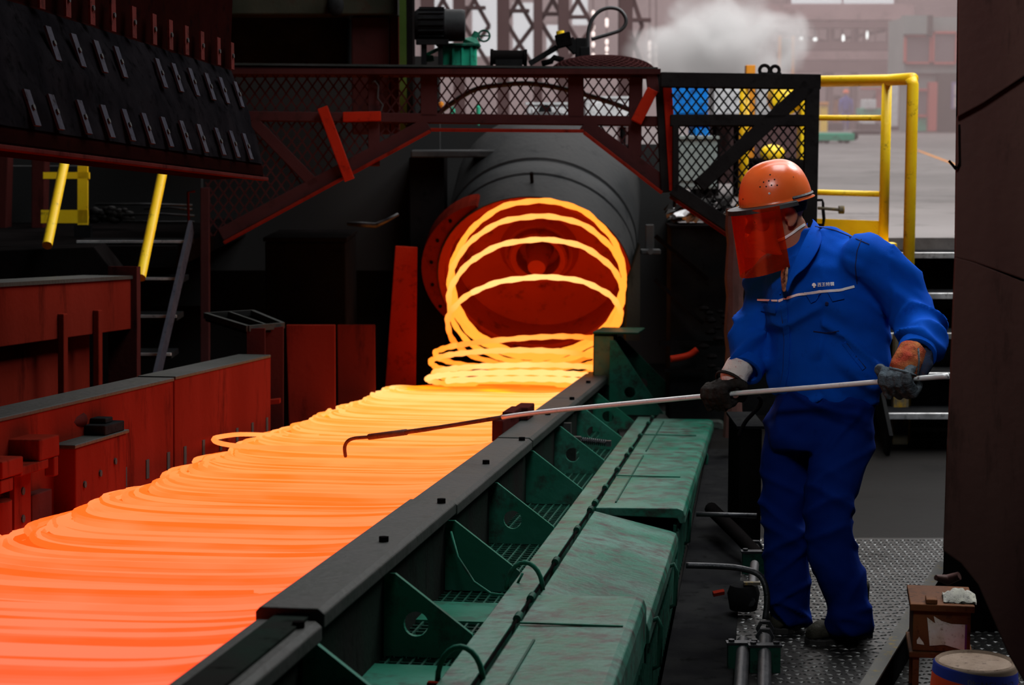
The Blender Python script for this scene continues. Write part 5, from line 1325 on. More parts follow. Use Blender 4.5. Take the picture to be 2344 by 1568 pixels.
for s in (-1, 1):                                                          # ears
    ell(b, -.008, s * .074, .0, .020, .008, .030)
    b.tube([HD(.006 - .030 * math.sin(t * PI / 8), s * .083, .034 * math.cos(t * PI / 8)) for t in range(9)], .0065, 8)
    ell(b, .004, s * .08, -.028, .009, .007, .010); ell(b, .012, s * .079, -.002, .006, .006, .012)
NB = P(1838, 600, 6.76)
limb(b, [(HD(-.012, 0, -.04), .062), (lerp(HD(-.02, 0, -.06), NB, .5), .064), (NB, .072)])
torso(b, [(585, 1860, 85, 6.74, .08), (640, 1882, 118, 6.74, .11), (760, 1900, 115, 6.77, .12), (880, 1892, 98, 6.80, .11), (960, 1878, 105, 6.80, .12), (1010, 1868, 95, 6.80, .11)])
LSH, LEL, LWR = P(1978, 592, 6.62), P(2108, 748, 6.58), P(2094, 822, 6.38)
RSH, REL, RWR = P(1766, 628, 6.86), P(1728, 765, 6.90), P(1690, 850, 6.80)
LH, RH = P(2063, 869.5, 6.352), P(1650, 903.5, 6.775)
limb(b, [(LSH, .06), (lerp(LSH, LEL, .5), .055), (LEL, .045), (lerp(LEL, LWR, .5), .04), (LWR, .032), (LH, .03)])
limb(b, [(RSH, .06), (lerp(RSH, REL, .5), .052), (REL, .044), (lerp(REL, RWR, .5), .04), (RWR, .032), (RH, .03)])
LLEG = [((1935, 965, 6.73), .072), ((1924, 1045, 6.72), .074), ((1905, 1110, 6.70), .066), ((1896, 1180, 6.69), .056), ((1904, 1260, 6.70), .055), ((1926, 1340, 6.72), .045), ((1945, 1440, 6.74), .038)]
RLEG = [((1812, 965, 6.87), .072), ((1800, 1050, 6.87), .072), ((1793, 1130, 6.87), .062), ((1792, 1190, 6.87), .055), ((1795, 1260, 6.89), .054), ((1800, 1340, 6.92), .044), ((1808, 1415, 6.95), .038)]
for lg_ in (LLEG, RLEG): limb(b, [(P(*p), r) for p, r in lg_])
M['skin'] = paint('skin', (.42, .17, .105), (.36, .135, .085), None, 9, .5, 0, .12, bscale=160)
body = put(remesh(b, .006, 3), 'body', M['skin'])
eyew = flat('eye_white', (.7, .68, .65), .2); eyed = flat('eye_dark', (.02, .012, .01), .15)
for s in (-1, 1):
    m = MB(); m.sphere(HD(.098, s * .031, -.001), .0125, 14, 10); e_ = m.build('eye', eyew, wk, smooth=True)
    m = MB(); m.sphere(HD(.1065, s * .031, -.002), .0055, 10, 8); m.build('iris', eyed, e_, smooth=True)
# ---- hair at the back and sides
m = MB(); vs, fs = [], []
for i in range(17):
    for j in range(25):
        th = PI * .18 + PI * .46 * i / 16; ph = lerp(math.radians(104), math.radians(256), j / 24)
        r = 1.045 + .006 * noise.noise(V((i * .9, j * .9, 0)))
        f_, s_, u_ = .100 * math.sin(th) * math.cos(ph), .076 * math.sin(th) * math.sin(ph), .105 * math.cos(th)
        vs.append(HD(.006 + f_ * r, s_ * r, .052 + u_ * r))
for i in range(16):
    for j in range(24): q = i * 25 + j; fs.append((q, q + 1, q + 26, q + 25))
m.add(vs, fs)
M['hair'] = paint('short_black_hair', (.012, .010, .010), (.025, .02, .02), None, 40, .6, 0, .5, bscale=220)
m.build('hair', M['hair'], wk, smooth=True)
# ---- cloth
def ridge(p, ax, fr, seed):
    q = V((p.dot(ax[0]) * fr[0], p.dot(ax[1]) * fr[1], p.dot(ax[2]) * fr[2])) + V((seed, seed * 1.7, 0))
    n_ = noise.noise(q); return max(0.0, 1 - abs(n_) * 3.6) ** 1.4 - .25
X_, Y_, Z_ = V((1, 0, 0)), V((0, 1, 0)), V((0, 0, 1))
D1, D2 = V((.8, .3, .6)).normalized(), V((-.6, .2, .8)).normalized()
E1, E2 = V((.8, .3, -.6)).normalized(), V((.6, .2, .8)).normalized()
def folds_jacket(p, n_):
    x, y, d = proj(p)
    t1 = ridge(p, (D1, Y_, D2), (3.0, 4, 11), 3.1); t2 = ridge(p, (E1, Y_, E2), (3.0, 4, 12), 8.3)
    t3 = noise.noise(p * 5.0); t4 = noise.noise(p * 26)
    low = max(0, min(1, (y - 640) / 140))
    slv = 1.0 if (x > 2040 or x < 1760) else 0.0
    amp = .012 + .013 * low + .012 * slv
    side = t1 if x < 1880 else t2
    return amp * (side * .9 + .35 * t3) + .0012 * t4 - .003
def folds_trouser(p, n_):
    x, y, d = proj(p)
    t1 = ridge(p, (D1, Y_, D2), (3.2, 4, 9), 5.7); t2 = ridge(p, (E1, Y_, E2), (2.6, 4, 10), 1.9)
    kn = math.exp(-((y - 1200) / 90) ** 2) + math.exp(-((y - 1410) / 45) ** 2) * 1.3 + math.exp(-((y - 950) / 70) ** 2)
    return (.009 + .018 * kn) * (t1 * .55 + t2 * .6) + .004 * noise.noise(p * 6) + .001 * noise.noise(p * 30) - .002
j = MB()
torso(j, [(912, 1892, 116, 6.80, .125), (896, 1894, 126, 6.80, .14), (868, 1900, 140, 6.79, .15), (820, 1902, 145, 6.78, .155), (760, 1900, 140, 6.77, .15), (700, 1888, 142, 6.75, .15), (650, 1880, 140, 6.74, .145), (605, 1878, 128, 6.73, .13), (565, 1886, 98, 6.74, .11), (538, 1884, 66, 6.75, .09), (520, 1872, 40, 6.76, .075)])
j.sphere(LSH, .092, 18, 12, 1, 1, .95); j.sphere(RSH, .083, 18, 12, .9, 1, 1)
limb(j, [(P(1960, 582, 6.64), .086), (P(2003, 606, 6.62), .092), (P(2053, 655, 6.61), .088), (P(2090, 706, 6.59), .084), (P(2108, 750, 6.54), .080), (P(2108, 786, 6.45), .070), (P(2100, 808, 6.40), .062)])
limb(j, [(P(1775, 620, 6.85), .08), (P(1757, 665, 6.88), .083), (P(1744, 715, 6.90), .078), (P(1732, 765, 6.89), .074), (P(1716, 810, 6.85), .070), (P(1708, 842, 6.81), .062)])
M['cloth'] = paint('blue_work_cloth', (0.0017, 0.0723, 0.4930), (0.0026, 0.0850, 0.5440), (0.0017, 0.0467, 0.3400), 5, .82, 0, .22, .2, 1, 620, .04)
jme = remesh(j, .009, 5, folds_jacket, 'jacket')
jk = put(jme, 'jacket', M['cloth'])
tr = MB()
torso(tr, [(870, 1892, 106, 6.80, .12), (910, 1890, 118, 6.80, .13), (950, 1882, 124, 6.80, .14), (1000, 1870, 118, 6.80, .135), (1025, 1864, 100, 6.80, .12)])
limb(tr, [(P(1938, 955, 6.75), .098), (P(1930, 1010, 6.74), .106), (P(1916, 1070, 6.72), .100), (P(1900, 1130, 6.70), .089), (P(1894, 1185, 6.69), .085), (P(1902, 1245, 6.70), .087), (P(1920, 1310, 6.71), .087), (P(1938, 1370, 6.73), .082), (P(1944, 1425, 6.74), .080), (P(1946, 1440, 6.74), .078)])
limb(tr, [(P(1812, 955, 6.86), .094), (P(1803, 1020, 6.87), .095), (P(1797, 1100, 6.87), .088), (P(1796, 1180, 6.87), .083), (P(1798, 1260, 6.89), .086), (P(1802, 1330, 6.91), .086), (P(1806, 1385, 6.94), .083), (P(1808, 1408, 6.95), .080)])
M['cloth_t'] = paint('blue_trouser_cloth', (0.0015, 0.0156, 0.1488), (0.0022, 0.0205, 0.1711), (0.0011, 0.0112, 0.1042), 5, .85, 0, .22, .2, 1, 620, .04)
tme = remesh(tr, .009, 5, folds_trouser, 'trousers'); put(tme, 'trousers', M['cloth_t'])
bpy.context.view_layer.update()
def bvh_of(me):
    return BVHTree.FromPolygons([v.co for v in me.vertices], [p.vertices for p in me.polygons])
JB = bvh_of(jme); TB = bvh_of(tme)
def hit(x, y, bv=JB, off=.002):
    d = (P(x, y, 1) - CAM).normalized()
    loc, nrm, i, dist = bv.ray_cast(CAM, d)
    if loc is None: return P(x, y, 6.6), -FWD
    return loc + nrm * off, nrm
def on_cloth(name, pts, wd, mat, th=.002, bv=JB, n=8, parent=jk, label=None):
    """flat strip sewn on the cloth along a line"""
    fine = []
    for (x0, y0), (x1, y1) in zip(pts[:-1], pts[1:]):
        for i in range(n): fine.append((lerp(x0, x1, i / n), lerp(y0, y1, i / n)))
    fine.append(pts[-1])
    hs_ = [hit(x, y, bv, th) for x, y in fine]
    ps = [h[0] for h in hs_]
    ps = [ps[0]] + [(ps[i - 1] + ps[i] * 2 + ps[i + 1]) / 4 for i in range(1, len(ps) - 1)] + [ps[-1]]
    vs, fs = [], []
    for i, p in enumerate(ps):
        t = (ps[min(i + 1, len(ps) - 1)] - ps[max(i - 1, 0)]).normalized(); n_ = hs_[i][1]; s = t.cross(n_).normalized()
        vs += [p - s * wd / 2, p + s * wd / 2, p + s * wd / 2 - n_ * (th + .004), p - s * wd / 2 - n_ * (th + .004)]
    for i in range(len(ps) - 1):
        for q in range(4): fs.append((i * 4 + q, i * 4 + (q + 1) % 4, i * 4 + 4 + (q + 1) % 4, i * 4 + 4 + q))
    fs += [(3, 2, 1, 0), tuple(len(vs) - 4 + q for q in range(4))]
    m = MB(); m.add(vs, fs); o = m.build(name, mat, parent)
    if label: o['label'] = label
    return o
def patch(name, quad, mat, th=.006, bv=JB, n=7, parent=jk):
    """piece of cloth lying on the jacket; quad = four corner pixels in order"""
    vs, fs, back = [], [], []
    for i in range(n):
        for k_ in range(n):
            u, v_ = i / (n - 1), k_ / (n - 1)
            x = lerp(lerp(quad[0][0], quad[1][0], u), lerp(quad[3][0], quad[2][0], u), v_); y = lerp(lerp(quad[0][1], quad[1][1], u), lerp(quad[3][1], quad[2][1], u), v_)
            p, n_ = hit(x, y, bv, th); vs.append(p); back.append(p - n_ * (th + .003))
    N2 = n * n
    for i in range(n - 1):
        for k_ in range(n - 1):
            q = i * n + k_; fs += [(q, q + 1, q + n + 1, q + n), (N2 + q, N2 + q + n, N2 + q + n + 1, N2 + q + 1)]
    for i in range(n - 1):
        for a_, b_ in ((i, i + 1), (N2 - n + i + 1, N2 - n + i)): fs.append((a_, N2 + a_, N2 + b_, b_))
        for a_, b_ in (((i + 1) * n, i * n), (i * n + n - 1, (i + 1) * n + n - 1)): fs.append((a_, N2 + a_, N2 + b_, b_))
    m = MB(); m.add(vs + back, fs); return m.build(name, mat, parent, smooth='auto')
M['piping'] = flat('white_piping', (.95, .94, .92), .5)
on_cloth('white_piping', [(1783, 689), (1830, 674), (1880, 667), (1925, 664), (1955, 656)], .0085, M['piping'], .0035)
on_cloth('white_piping', [(1734, 686), (1780, 688)], .0065, M['piping'], .0035)
patch('pocket_flap', [(1846, 674), (1880, 671), (1868, 690), (1858, 694)], M['cloth'])
patch('pocket_flap', [(1895, 669), (1932, 669), (1932, 684), (1906, 690)], M['cloth'])
patch('pocket_flap', [(1744, 694), (1779, 694), (1777, 716), (1742, 711)], M['cloth'])
M['cloth_dk'] = flat('seam_thread', (.002, .012, .09), .9)
on_cloth('front_placket', [(1798, 655), (1795, 700), (1803, 780), (1800, 850), (1792, 890)], .024, M['cloth'], .0035)
on_cloth('placket_seam', [(1788, 700), (1796, 780), (1793, 850), (1786, 890)], .003, M['cloth_dk'], .0022)
on_cloth('pocket_slit', [(1938, 786), (1958, 815), (1981, 843)], .005, M['cloth_dk'], .003)
on_cloth('pocket_welt', [(1932, 784), (1954, 815), (1976, 846)], .014, M['cloth'], .004)
on_cloth('armhole_seam', [(1972, 548), (1962, 575), (1958, 610), (1962, 650)], .003, M['cloth_dk'], .0022)
on_cloth('yoke_seam', [(1866, 518), (1910, 527), (1955, 545), (1990, 560)], .003, M['cloth_dk'], .0022)
on_cloth('hem_seam', [(1790, 884), (1850, 888), (1920, 886), (1990, 874)], .003, M['cloth_dk'], .0022)
on_cloth('pocket_seam', [(1862, 758), (1892, 762), (1920, 758)], .003, M['cloth_dk'], .0022)
m = MB(); c, n_ = hit(1893, 694, JB, .003); m.lathe(c, n_, [(-.002, .001), (-.002, .006), (.002, .006), (.003, .001)], 12); m.build('button', M['cloth_dk'], jk)
# white lettering and crest on the chest
def chest_text(txt, cx, cy, size, bold=.0):
    me = font_mesh(txt, 1.0)
    for v_ in me.vertices:
        # 1 unit = size px, slight upward slope to the right as sewn
        px = cx + v_.co.x * size; py = cy - v_.co.y * size - v_.co.x * size * .05
        p, n_ = hit(px, py, JB, .0025 + v_.co.z); v_.co = p
    me.materials.clear(); me.materials.append(M['piping'])
    o = bpy.data.objects.new('lettering', me); link(o); place(o, jk); return o
chest_text('\u897f\u738b\u7279\u94a2', 1890, 651.5, 9.6)
chest_text('\u897f\u738b\u7279\u94a2', 1890.5, 651.8, 9.6)
vs = [(0, 0)] + [(math.cos(math.radians(a_)) * 1.05, math.sin(math.radians(a_)) * .75) for a_ in range(-20, 201, 20)]
poly = [(-.45, -1.05), (.45, -1.05), (.45, -.35), (1.0, -.3), (.95, .25), (.6, .7), (0, .95), (-.6, .7), (-.95, .25), (-1.0, -.3), (-.45, -.35)]
pp = [hit(1864 + x * 4.6, 653 - y * 5.2, JB, .003)[0] for x, y in poly]
m = MB(); m.prism(pp, hit(1864, 653)[1] * .001); m.build('crest', M['piping'], jk)
# collar
def sheet(name, rows, mat, th=.004, parent=wk, solid=True):
    n, k_ = len(rows), len(rows[0]); vs = [p for r in rows for p in r]; fs = []
    for i in range(n - 1):
        for q in range(k_ - 1): a_ = i * k_ + q; fs.append((a_, a_ + 1, a_ + k_ + 1, a_ + k_))
    m = MB(); m.add(vs, fs); o = m.build(name, mat, parent, smooth=True)
    if solid: s = o.modifiers.new('thickness', 'SOLIDIFY'); s.thickness = th; s.offset = 0
    b_ = o.modifiers.new('round', 'SUBSURF'); b_.levels = 1; b_.render_levels = 2
    return o
NA2 = V((NB.x, NB.y, NB.z))
rows_out = []
top = [(1856, 500, 6.83), (1862, 502, 6.76), (1858, 512, 6.68), (1842, 545, 6.63), (1822, 585, 6.605), (1802, 640, 6.60), (1797, 665, 6.60)]
mid = [(1866, 512, 6.84), (1876, 514, 6.76), (1874, 528, 6.66), (1860, 562, 6.605), (1838, 602, 6.58), (1814, 640, 6.585), (1801, 668, 6.59)]
bot = [(1870, 530, 6.84), (1884, 530, 6.75), (1884, 548, 6.645), (1868, 585, 6.59), (1842, 620, 6.57), (1816, 630, 6.58), (1803, 672, 6.59)]
sheet('collar', [[P(*p) for p in top], [P(*p) for p in mid], [P(*p) for p in bot]], M['cloth'], .005, jk)
top = [(1850, 502, 6.86), (1820, 560, 6.90), (1800, 600, 6.88), (1788, 640, 6.80), (1792, 668, 6.68)]
bot = [(1850, 525, 6.90), (1806, 575, 6.94), (1776, 615, 6.90), (1766, 645, 6.80), (1786, 680, 6.66)]
sheet('collar', [[P(*p) for p in top], [lerp(P(*a_), P(*b_), .5) + V((0, 0, .004)) for a_, b_ in zip(top, bot)], [P(*p) for p in bot]], M['cloth'], .005, jk)
M['shirt'] = paint('patterned_shirt', (.45, .32, .2), (.02, .015, .015), (.3, .05, .02), 60, .8, 0, 0, .4)
sheet('undershirt', [[P(1786, 618, 6.70), P(1797, 612, 6.64), P(1806, 606, 6.63)], [P(1787, 640, 6.68), P(1796, 640, 6.62), P(1803, 638, 6.61)], [P(1790, 668, 6.64), P(1795, 670, 6.61), P(1799, 668, 6.605)]], M['shirt'], .003)
# cuffs
for nm, c, ax_, r in (('cuff', P(2100, 806, 6.40), (P(2092, 828, 6.36) - P(2106, 780, 6.45)), .060), ('cuff', P(1707, 843, 6.81), (P(1690, 862, 6.78) - P(1716, 812, 6.85)), .060)):
    m = MB(); m.lathe(c, ax_, [(-.02, r + .002), (-.02, r + .006), (.014, r + .005), (.016, r), (.014, r - .01), (-.01, r - .012)], 24); m.build(nm, M['cloth'], jk, smooth='auto')
# ---- boots
def boot(heel, toe, name='boot'):
    ax_ = (toe - heel); L = ax_.length; ax_.normalize(); sd = V((-ax_.y, ax_.x, 0))
    m = MB(); rg = []
    for t, hw_, h_ in ((.0, .026, .075), (.06, .036, .10), (.2, .041, .115), (.36, .042, .11), (.5, .044, .088), (.65, .049, .072), (.8, .049, .062), (.92, .040, .05), (1.0, .022, .032)):
        rg.append((heel + ax_ * (L * t) + V((0, 0, .018 + h_ / 2)), sd * hw_, V((0, 0, h_ / 2))))
    m.rings(rg, 18)
    ank = heel + ax_ * (L * .22)
    limb(m, [(ank + V((0, 0, .07)), .046), (ank + V((0, 0, .14)), .048), (ank + V((0, 0, .20)), .050)])
    bt_ = put(remesh(m, .006, 3, lambda p, n_: .0015 * noise.noise(p * 40), name), name, M['boot'])
    m = MB(); out = []
    for t, hw_ in ((-.03, .02), (.0, .034), (.1, .041), (.25, .041), (.4, .040), (.55, .046), (.7, .052), (.85, .050), (.96, .036), (1.02, .016)): out.append((t, hw_))
    pts_ = [heel + ax_ * (L * t) + sd * w_ for t, w_ in out] + [heel + ax_ * (L * t) - sd * w_ for t, w_ in reversed(out)]
    m.prism([p + V((0, 0, .001)) for p in pts_], V((0, 0, .026))); m.build('sole', M['sole'], bt_, bevel=.005)
    for i in range(4):
        c_ = heel + ax_ * (L * (.45 + .09 * i)) + V((0, 0, .018 + .10 - .012 * i)); m = MB(); m.tube([c_ - sd * .022, c_ + V((0, 0, .004)), c_ + sd * .022], .003, 6); m.build('lace', M['rubber'], bt_)
    return bt_, heel, ax_, sd, L
M['boot'] = paint('worn_leather_boot', (0.0330, 0.0308, 0.0231), (0.0468, 0.0429, 0.0319), (0.0165, 0.0143, 0.0110), 12, .55, 0, .3, .3)
M['sole'] = flat('boot_sole', (.018, .016, .015), .75)
lb_, hl, ax_, sd, L = boot(onz(1985, 1458, 0), onz(1850, 1478, 0))
m = MB(); c = hl + ax_ * (L * .60) - sd * .012
if sd.y > 0: pass
pl_ = [(-.03, -.004), (-.005, .012), (.02, .014), (.026, .004), (.0, -.006), (-.02, -.012)]
SBV = bvh_of(lb_.data)
qq = []
for x, y in ((1901, 1451), (1912, 1447), (1924, 1442), (1928, 1446), (1920, 1453), (1908, 1457)):
    qq.append(hit(x, y, SBV, .001)[0])
m.prism(qq, V((0, 0, .001))); m.build('green_paint_splash', M['green_far'], lb_)
boot(onz(1838, 1432, 0), onz(1768, 1452, 0))
# ---- gloves with five fingers closed on the rod
def glove(name, O, rdir, up, front, wrist, mat, wr=.042, s=1.0, flip=1):
    r = rdir.normalized(); f0 = (front - r * front.dot(r)).normalized(); n0 = (up - r * up.dot(r) - f0 * up.dot(f0)).normalized()
    m = MB()
    R = .030 * s
    for i, (ln, rad) in enumerate(((225, .0150), (250, .0165), (245, .0160), (215, .0140))):
        t = (i - 1.5) * .0235 * s * flip
        pts_ = []
        for q in range(13):
            psi = math.radians(lerp(-5, ln, q / 12))
            RR = R + (.010 * s if q in (3, 4, 8) else 0)
            pts_.append((O + r * t + (n0 * math.cos(psi) + f0 * math.sin(psi)) * RR, rad * s * lerp(1.08, .88, q / 12)))
        m.rings([(p, r * rr, ((pts_[min(k_ + 1, 12)][0] - pts_[max(k_ - 1, 0)][0]).normalized().cross(r)) * rr) for k_, (p, rr) in enumerate(pts_)], 10)
    # palm and back of the hand run from the knuckles to the wrist
    kn = O + n0 * (R + .006) + f0 * .004
    w0 = wrist
    ax1 = r * .050 * s
    m.rings([(kn, r * .047 * s, f0 * .024 * s), (lerp(kn, w0, .3), r * .050 * s, f0 * .030 * s), (lerp(kn, w0, .65), r * .046 * s, f0 * .032 * s), (w0, r * wr, f0 * wr * .85)], 16)
    m.sphere(O + n0 * .004 - f0 * .018, 1, 14, 10, .03 * s, .03 * s, .03 * s)
    th = []
    for q in range(9):
        psi = math.radians(lerp(0, -150, q / 8)); t = flip * (.052 + .016 * math.sin(q / 8 * PI)) * s
        th.append((O + r * t + (n0 * math.cos(psi) + f0 * math.sin(psi)) * (R + .004), .0165 * s * lerp(1.1, .85, q / 8)))
    m.rings([(p, r * rr, ((th[min(k_ + 1, 8)][0] - th[max(k_ - 1, 0)][0]).normalized().cross(r)) * rr) for k_, (p, rr) in enumerate(th)], 10)
    me = remesh(m, .0042, 2, lambda p, n_: .0022 * noise.noise(p * 38) + .0012 * noise.noise(p * 90), name)
    return put(me, name, mat), n0, f0
M['glove_dk'] = paint('sooty_leather_glove', (.022, .019, .017), (.035, .030, .026), (.012, .01, .01), 14, .75, 0, .4, .4, 1, 90)
M['glove_gr'] = paint('grey_denim_glove', (.09, .115, .135), (.13, .155, .175), (.035, .045, .055), 16, .85, 0, .5, .45, 1, 160)
M['cuff_wh'] = paint('white_printed_cuff', (.80, .70, .64), (.85, .76, .70), (.50, .02, .015), 14, .85, 0, .3, .25)
M['cuff_rd'] = paint('stained_red_cuff', (.50, .07, .04), (.55, .20, .07), (.16, .035, .02), 20, .75, 0, .5, .4)
rdr = (RA - RB).normalized()
glR, n0, f0 = glove('glove', RH + V((0, 0, 0)), rdr, V((.45, .1, 1)), V((-.25, -1, -.1)), P(1672, 862, 6.79), M['glove_dk'], .043, 1.12, 1)
glR['label'] = 'sooty dark brown glove'
m = MB(); limb(m, [(P(1678, 868, 6.78), .049), (P(1684, 855, 6.79), .050), (P(1694, 838, 6.81), .050)], 18)
put(remesh(m, .005, 2, lambda p, n_: .003 * noise.noise(p * 45), 'glove_cuff'), 'glove_cuff', M['cuff_wh'], glR, 'white cuff printed red')
m = MB(); m.lathe(P(1672, 872, 6.78), P(1686, 846, 6.80) - P(1672, 872, 6.78), [(-.006, .052), (-.004, .057), (.004, .057), (.006, .052)], 22); m.build('glove_seam', M['glove_dk'], glR, smooth='auto')
glL, n0, f0 = glove('glove', LH, rdr, V((.35, .2, 1)), V((-.15, -1, -.25)), P(2080, 836, 6.36), M['glove_gr'], .044, 1.22, -1)
glL['label'] = 'grey denim glove'
m = MB(); limb(m, [(P(2068, 848, 6.345), .048), (P(2076, 830, 6.35), .049), (P(2090, 804, 6.38), .049)], 18)
put(remesh(m, .005, 2, lambda p, n_: .003 * noise.noise(p * 45), 'glove_cuff'), 'glove_cuff', M['cuff_rd'], glL, 'red and orange stained cuff')
m = MB(); limb(m, [(P(2108, 860, 6.36), .022), (P(2114, 835, 6.36), .030), (P(2116, 808, 6.38), .030)], 14)
M['denim'] = paint('dark_denim_strip', (.03, .045, .09), (.05, .06, .10), (.09, .05, .05), 18, .85, 0, .4, .4)
put(remesh(m, .005, 2, lambda p, n_: .003 * noise.noise(p * 50), 'glove_side'), 'glove_side', M['denim'], glL, 'dark blue denim side of the glove cuff')
m = MB(); m.tube([P(2036, 843, 6.28), P(2052, 846, 6.275), P(2075, 852, 6.275), P(2096, 860, 6.285)], .0045, 8); m.tube([P(2102, 797, 6.30), P(2104, 825, 6.29), P(2101, 858, 6.285)], .0032, 8); m.build('glove_seam', M['glove_gr'], glL, smooth=True)
# ---- helmet
M['helmet'] = paint('orange_helmet_shell', (.88, .13, .022), (.92, .16, .035), (.42, .06, .02), 9, .25, 0, .03, .12, spec=0.5)
hm = MB(); vs, fs = [], []
NI, NJ = 22, 48
def shell_pt(i_, ph, off=0.0):
    u = i_ * PI / 2
    rf = (.134 if math.cos(ph) > 0 else .122); rs = .108
    k_ = math.cos(u) ** .80
    f_, s_, z_ = (rf + off) * k_ * math.cos(ph), (rs + off) * k_ * math.sin(ph), (.135 + off) * math.sin(u) ** .95
    crown = .007 * max(0, 1 - (s_ / .030) ** 2) * min(1, max(0, (z_ - .03) / .05)) if abs(s_) < .030 else 0
    return HD(.008 + f_, s_, .053 + z_ + crown)
for i in range(NI + 1):
    for q in range(NJ): vs.append(shell_pt(i / NI * .9995, 2 * PI * q / NJ))
for i in range(NI):
    for q in range(NJ): a_ = i * NJ + q; b_ = i * NJ + (q + 1) % NJ; fs.append((a_, b_, b_ + NJ, a_ + NJ))
# brim
base_n = len(vs)
for q in range(NJ):
    ph = 2 * PI * q / NJ; fr_ = max(0, math.cos(ph))
    e_ = .010 + .030 * fr_ ** 1.5
    p = shell_pt(0, ph); o_ = HF * math.cos(ph) + HS * math.sin(ph)
    vs.append(p + o_ * e_ - HU * (.006 + .006 * fr_))
for q in range(NJ): a_, b_ = q, (q + 1) % NJ; fs.append((a_, base_n + a_, base_n + b_, b_))
hm.add(vs, fs); ho = hm.build('helmet', M['helmet'], wk, smooth=True)
s = ho.modifiers.new('thickness', 'SOLIDIFY'); s.thickness = .003; s.offset = -1
HB = bvh_of(ho.data)
for x, y in ((1763, 400), (1748, 417), (1760, 414), (1773, 411), (1740, 428), (1754, 427), (1766, 424), (1779, 424), (1701, 456), (1816, 405)):
    c, n_ = hit(x, y, HB, .0)
    m = MB(); m.lathe(c, n_, [(-.001, .001), (.0006, .0028 if x != 1816 else .002), (.0006, .0001)], 10); m.build('vent_hole', M['hole'], ho)
# visor holder: black band along the rim with two screws
m = MB(); vs, fs = [], []; NBD = 30
for q in range(NBD + 1):
    ph = math.radians(lerp(-105, 105, q / NBD)); fr_ = max(0, math.cos(ph)); e_ = .011 + .030 * fr_ ** 1.5
    p = shell_pt(0, ph); o_ = HF * math.cos(ph) + HS * math.sin(ph)
    h_ = .012 if abs(ph) < 1.1 else .009
    vs += [p + o_ * (e_ + .003) + HU * (h_ * .6 - .01), p + o_ * (e_ + .007) - HU * .018, p + o_ * (e_ - .006) - HU * .020, p + o_ * .003 + HU * (h_ * .6 - .006)]
for q in range(NBD):
    for k_ in range(4): fs.append((q * 4 + k_, q * 4 + (k_ + 1) % 4, q * 4 + 4 + (k_ + 1) % 4, q * 4 + 4 + k_))
m.add(vs, fs); vb = m.build('visor_band', M['rubber'], ho)
m = MB(); vs, fs = [], []
for q in range(20):
    ph = math.radians(lerp(100, 262, q / 19)); p = shell_pt(.02, ph, .001); o_ = HF * math.cos(ph) + HS * math.sin(ph)
    vs += [p + o_ * .002 + HU * .008, p + o_ * .006 + HU * .002, p + o_ * .004 - HU * .003, p]
for q in range(19):
    for k_ in range(4): fs.append((q * 4 + k_, q * 4 + (k_ + 1) % 4, q * 4 + 4 + (k_ + 1) % 4, q * 4 + 4 + k_))
m.add(vs, fs); m.build('rear_band', M['rubber'], ho)
VBB = bvh_of(vb.data)
for x, y, bv in ((1761, 443, HB), (1786, 456, VBB), (1756, 466, VBB)):
    if bv.ray_cast(CAM, (P(x, y, 1) - CAM).normalized())[0] is None: print('screw missed', x, y); continue
    c, n_ = hit(x, y, bv, .0)
    m = MB(); m.lathe(c, n_, [(-.002, .001), (-.002, .0042), (.002, .004), (.003, .001)], 10); m.build('screw', M['white'], ho)
# face shield: bent transparent red-orange sheet
def visor_mat():
    m = bpy.data.materials.new('red_visor_plastic'); t = nt(m)
    for n_ in list(t.nodes): t.nodes.remove(n_)
    out = new(t, 'ShaderNodeOutputMaterial'); tp = new(t, 'ShaderNodeBsdfTransparent'); tp.inputs[0].default_value = (1.0, .20, .03, 1)
    df = new(t, 'ShaderNodeBsdfTranslucent'); df.inputs[0].default_value = (.95, .05, .006, 1)
    d2 = new(t, 'ShaderNodeBsdfDiffuse'); d2.inputs[0].default_value = (.85, .04, .006, 1)
    gl = new(t, 'ShaderNodeBsdfGlossy'); gl.inputs[0].default_value = (1, 1, 1, 1); gl.inputs['Roughness'].default_value = .12
    m1 = new(t, 'ShaderNodeMixShader'); m1.inputs[0].default_value = .5; t.links.new(df.outputs[0], m1.inputs[1]); t.links.new(d2.outputs[0], m1.inputs[2])
    m2 = new(t, 'ShaderNodeMixShader'); m2.inputs[0].default_value = .30; t.links.new(tp.outputs[0], m2.inputs[1]); t.links.new(m1.outputs[0], m2.inputs[2])
    m3 = new(t, 'ShaderNodeMixShader'); m3.inputs[0].default_value = .03; t.links.new(m2.outputs[0], m3.inputs[1]); t.links.new(gl.outputs[0], m3.inputs[2])
    t.links.new(m3.outputs[0], out.inputs[0]); return m
m = MB(); vs, fs = [], []; NV, NH = 30, 14
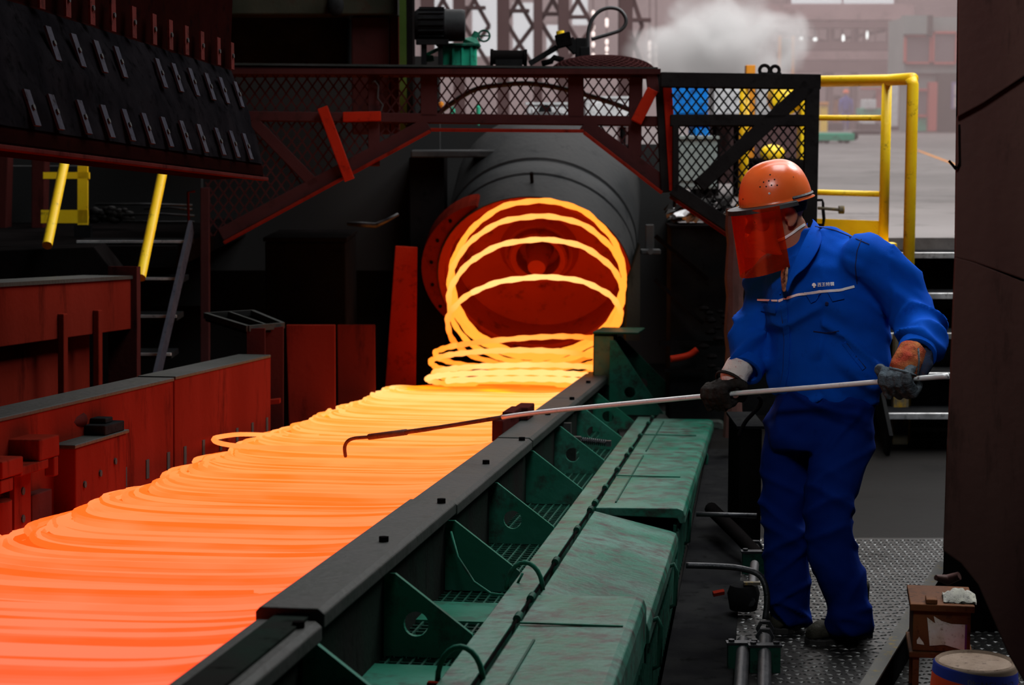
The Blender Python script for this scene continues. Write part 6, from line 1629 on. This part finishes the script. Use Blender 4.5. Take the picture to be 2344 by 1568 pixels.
for q in range(NV + 1):
    ph = math.radians(lerp(-84, 84, q / NV))
    for i in range(NH + 1):
        t = i / NH; c_ = math.cos(ph)
        f_ = .012 + (.163 + .006 * t) * (max(0, c_) ** .75); s_ = (.128 + .004 * t) * math.sin(ph)
        bot = lerp(-.155, -.186, max(0, c_) ** .5)
        vs.append(HD(f_, s_, lerp(.048, bot, t)))
for q in range(NV):
    for i in range(NH): a_ = q * (NH + 1) + i; fs.append((a_, a_ + 1, a_ + NH + 2, a_ + NH + 1))
m.add(vs, fs); vo = m.build('face_shield', visor_mat(), wk, smooth=True, label='transparent red-orange face shield')
# cloth mask with pleats, and its strap round the neck
m = MB(); vs, fs = [], []
for i in range(25):
    for q in range(25):
        a_ = math.radians(lerp(-82, 82, q / 24)); t = i / 24
        bul = math.sin(PI * (.12 + .8 * t)) ** .6
        pl_ = .0035 * math.sin(t * 34) * (math.cos(a_) ** 2)
        f_ = .028 + (.098 * bul + .010 * (1 - t) + pl_) * math.cos(a_) ** .8; s_ = (.066 - .010 * t) * math.sin(a_)
        vs.append(HD(f_, s_, lerp(-.008, -.122, t) - .012 * (1 - math.cos(a_)) * (1 - 2 * t) * -1))
for i in range(24):
    for q in range(24): a_ = i * 25 + q; fs.append((a_, a_ + 1, a_ + 26, a_ + 25))
m.add(vs, fs); M['mask'] = paint('mask_cloth', (.55, .50, .46), (.6, .56, .52), None, 20, .85, 0, .2)
mk = m.build('cloth_mask', M['mask'], wk, smooth=True); s = mk.modifiers.new('thickness', 'SOLIDIFY'); s.thickness = .003
BB = bvh_of(body.data)
on_cloth('mask_strap', [(1779, 551), (1795, 545), (1812, 535), (1826, 524), (1841, 514)], .0085, M['piping'], .004, BB, 5, mk)

# ================================================================== which things repeat
GROUPS = {'shield_plate': 'rust-red shield plates beside the wire', 'white_cabinet': 'white cabinets behind the mesh', 'blue_cabinet': 'blue cabinets behind the mesh',
          'steel_post': 'dark red posts under the hood', 'valve': 'small fittings behind the middle mesh', 'hall_lamp': 'lamps on the far walkway', 'bright_spots': 'rows of bright spots in the haze',
          'lattice_column': 'lattice columns in the haze', 'machine_piece': 'machine pieces behind the left steps'}
for o in S.objects:
    g = GROUPS.get(o.name.split('.')[0])
    if g and o.parent is None: o['group'] = g
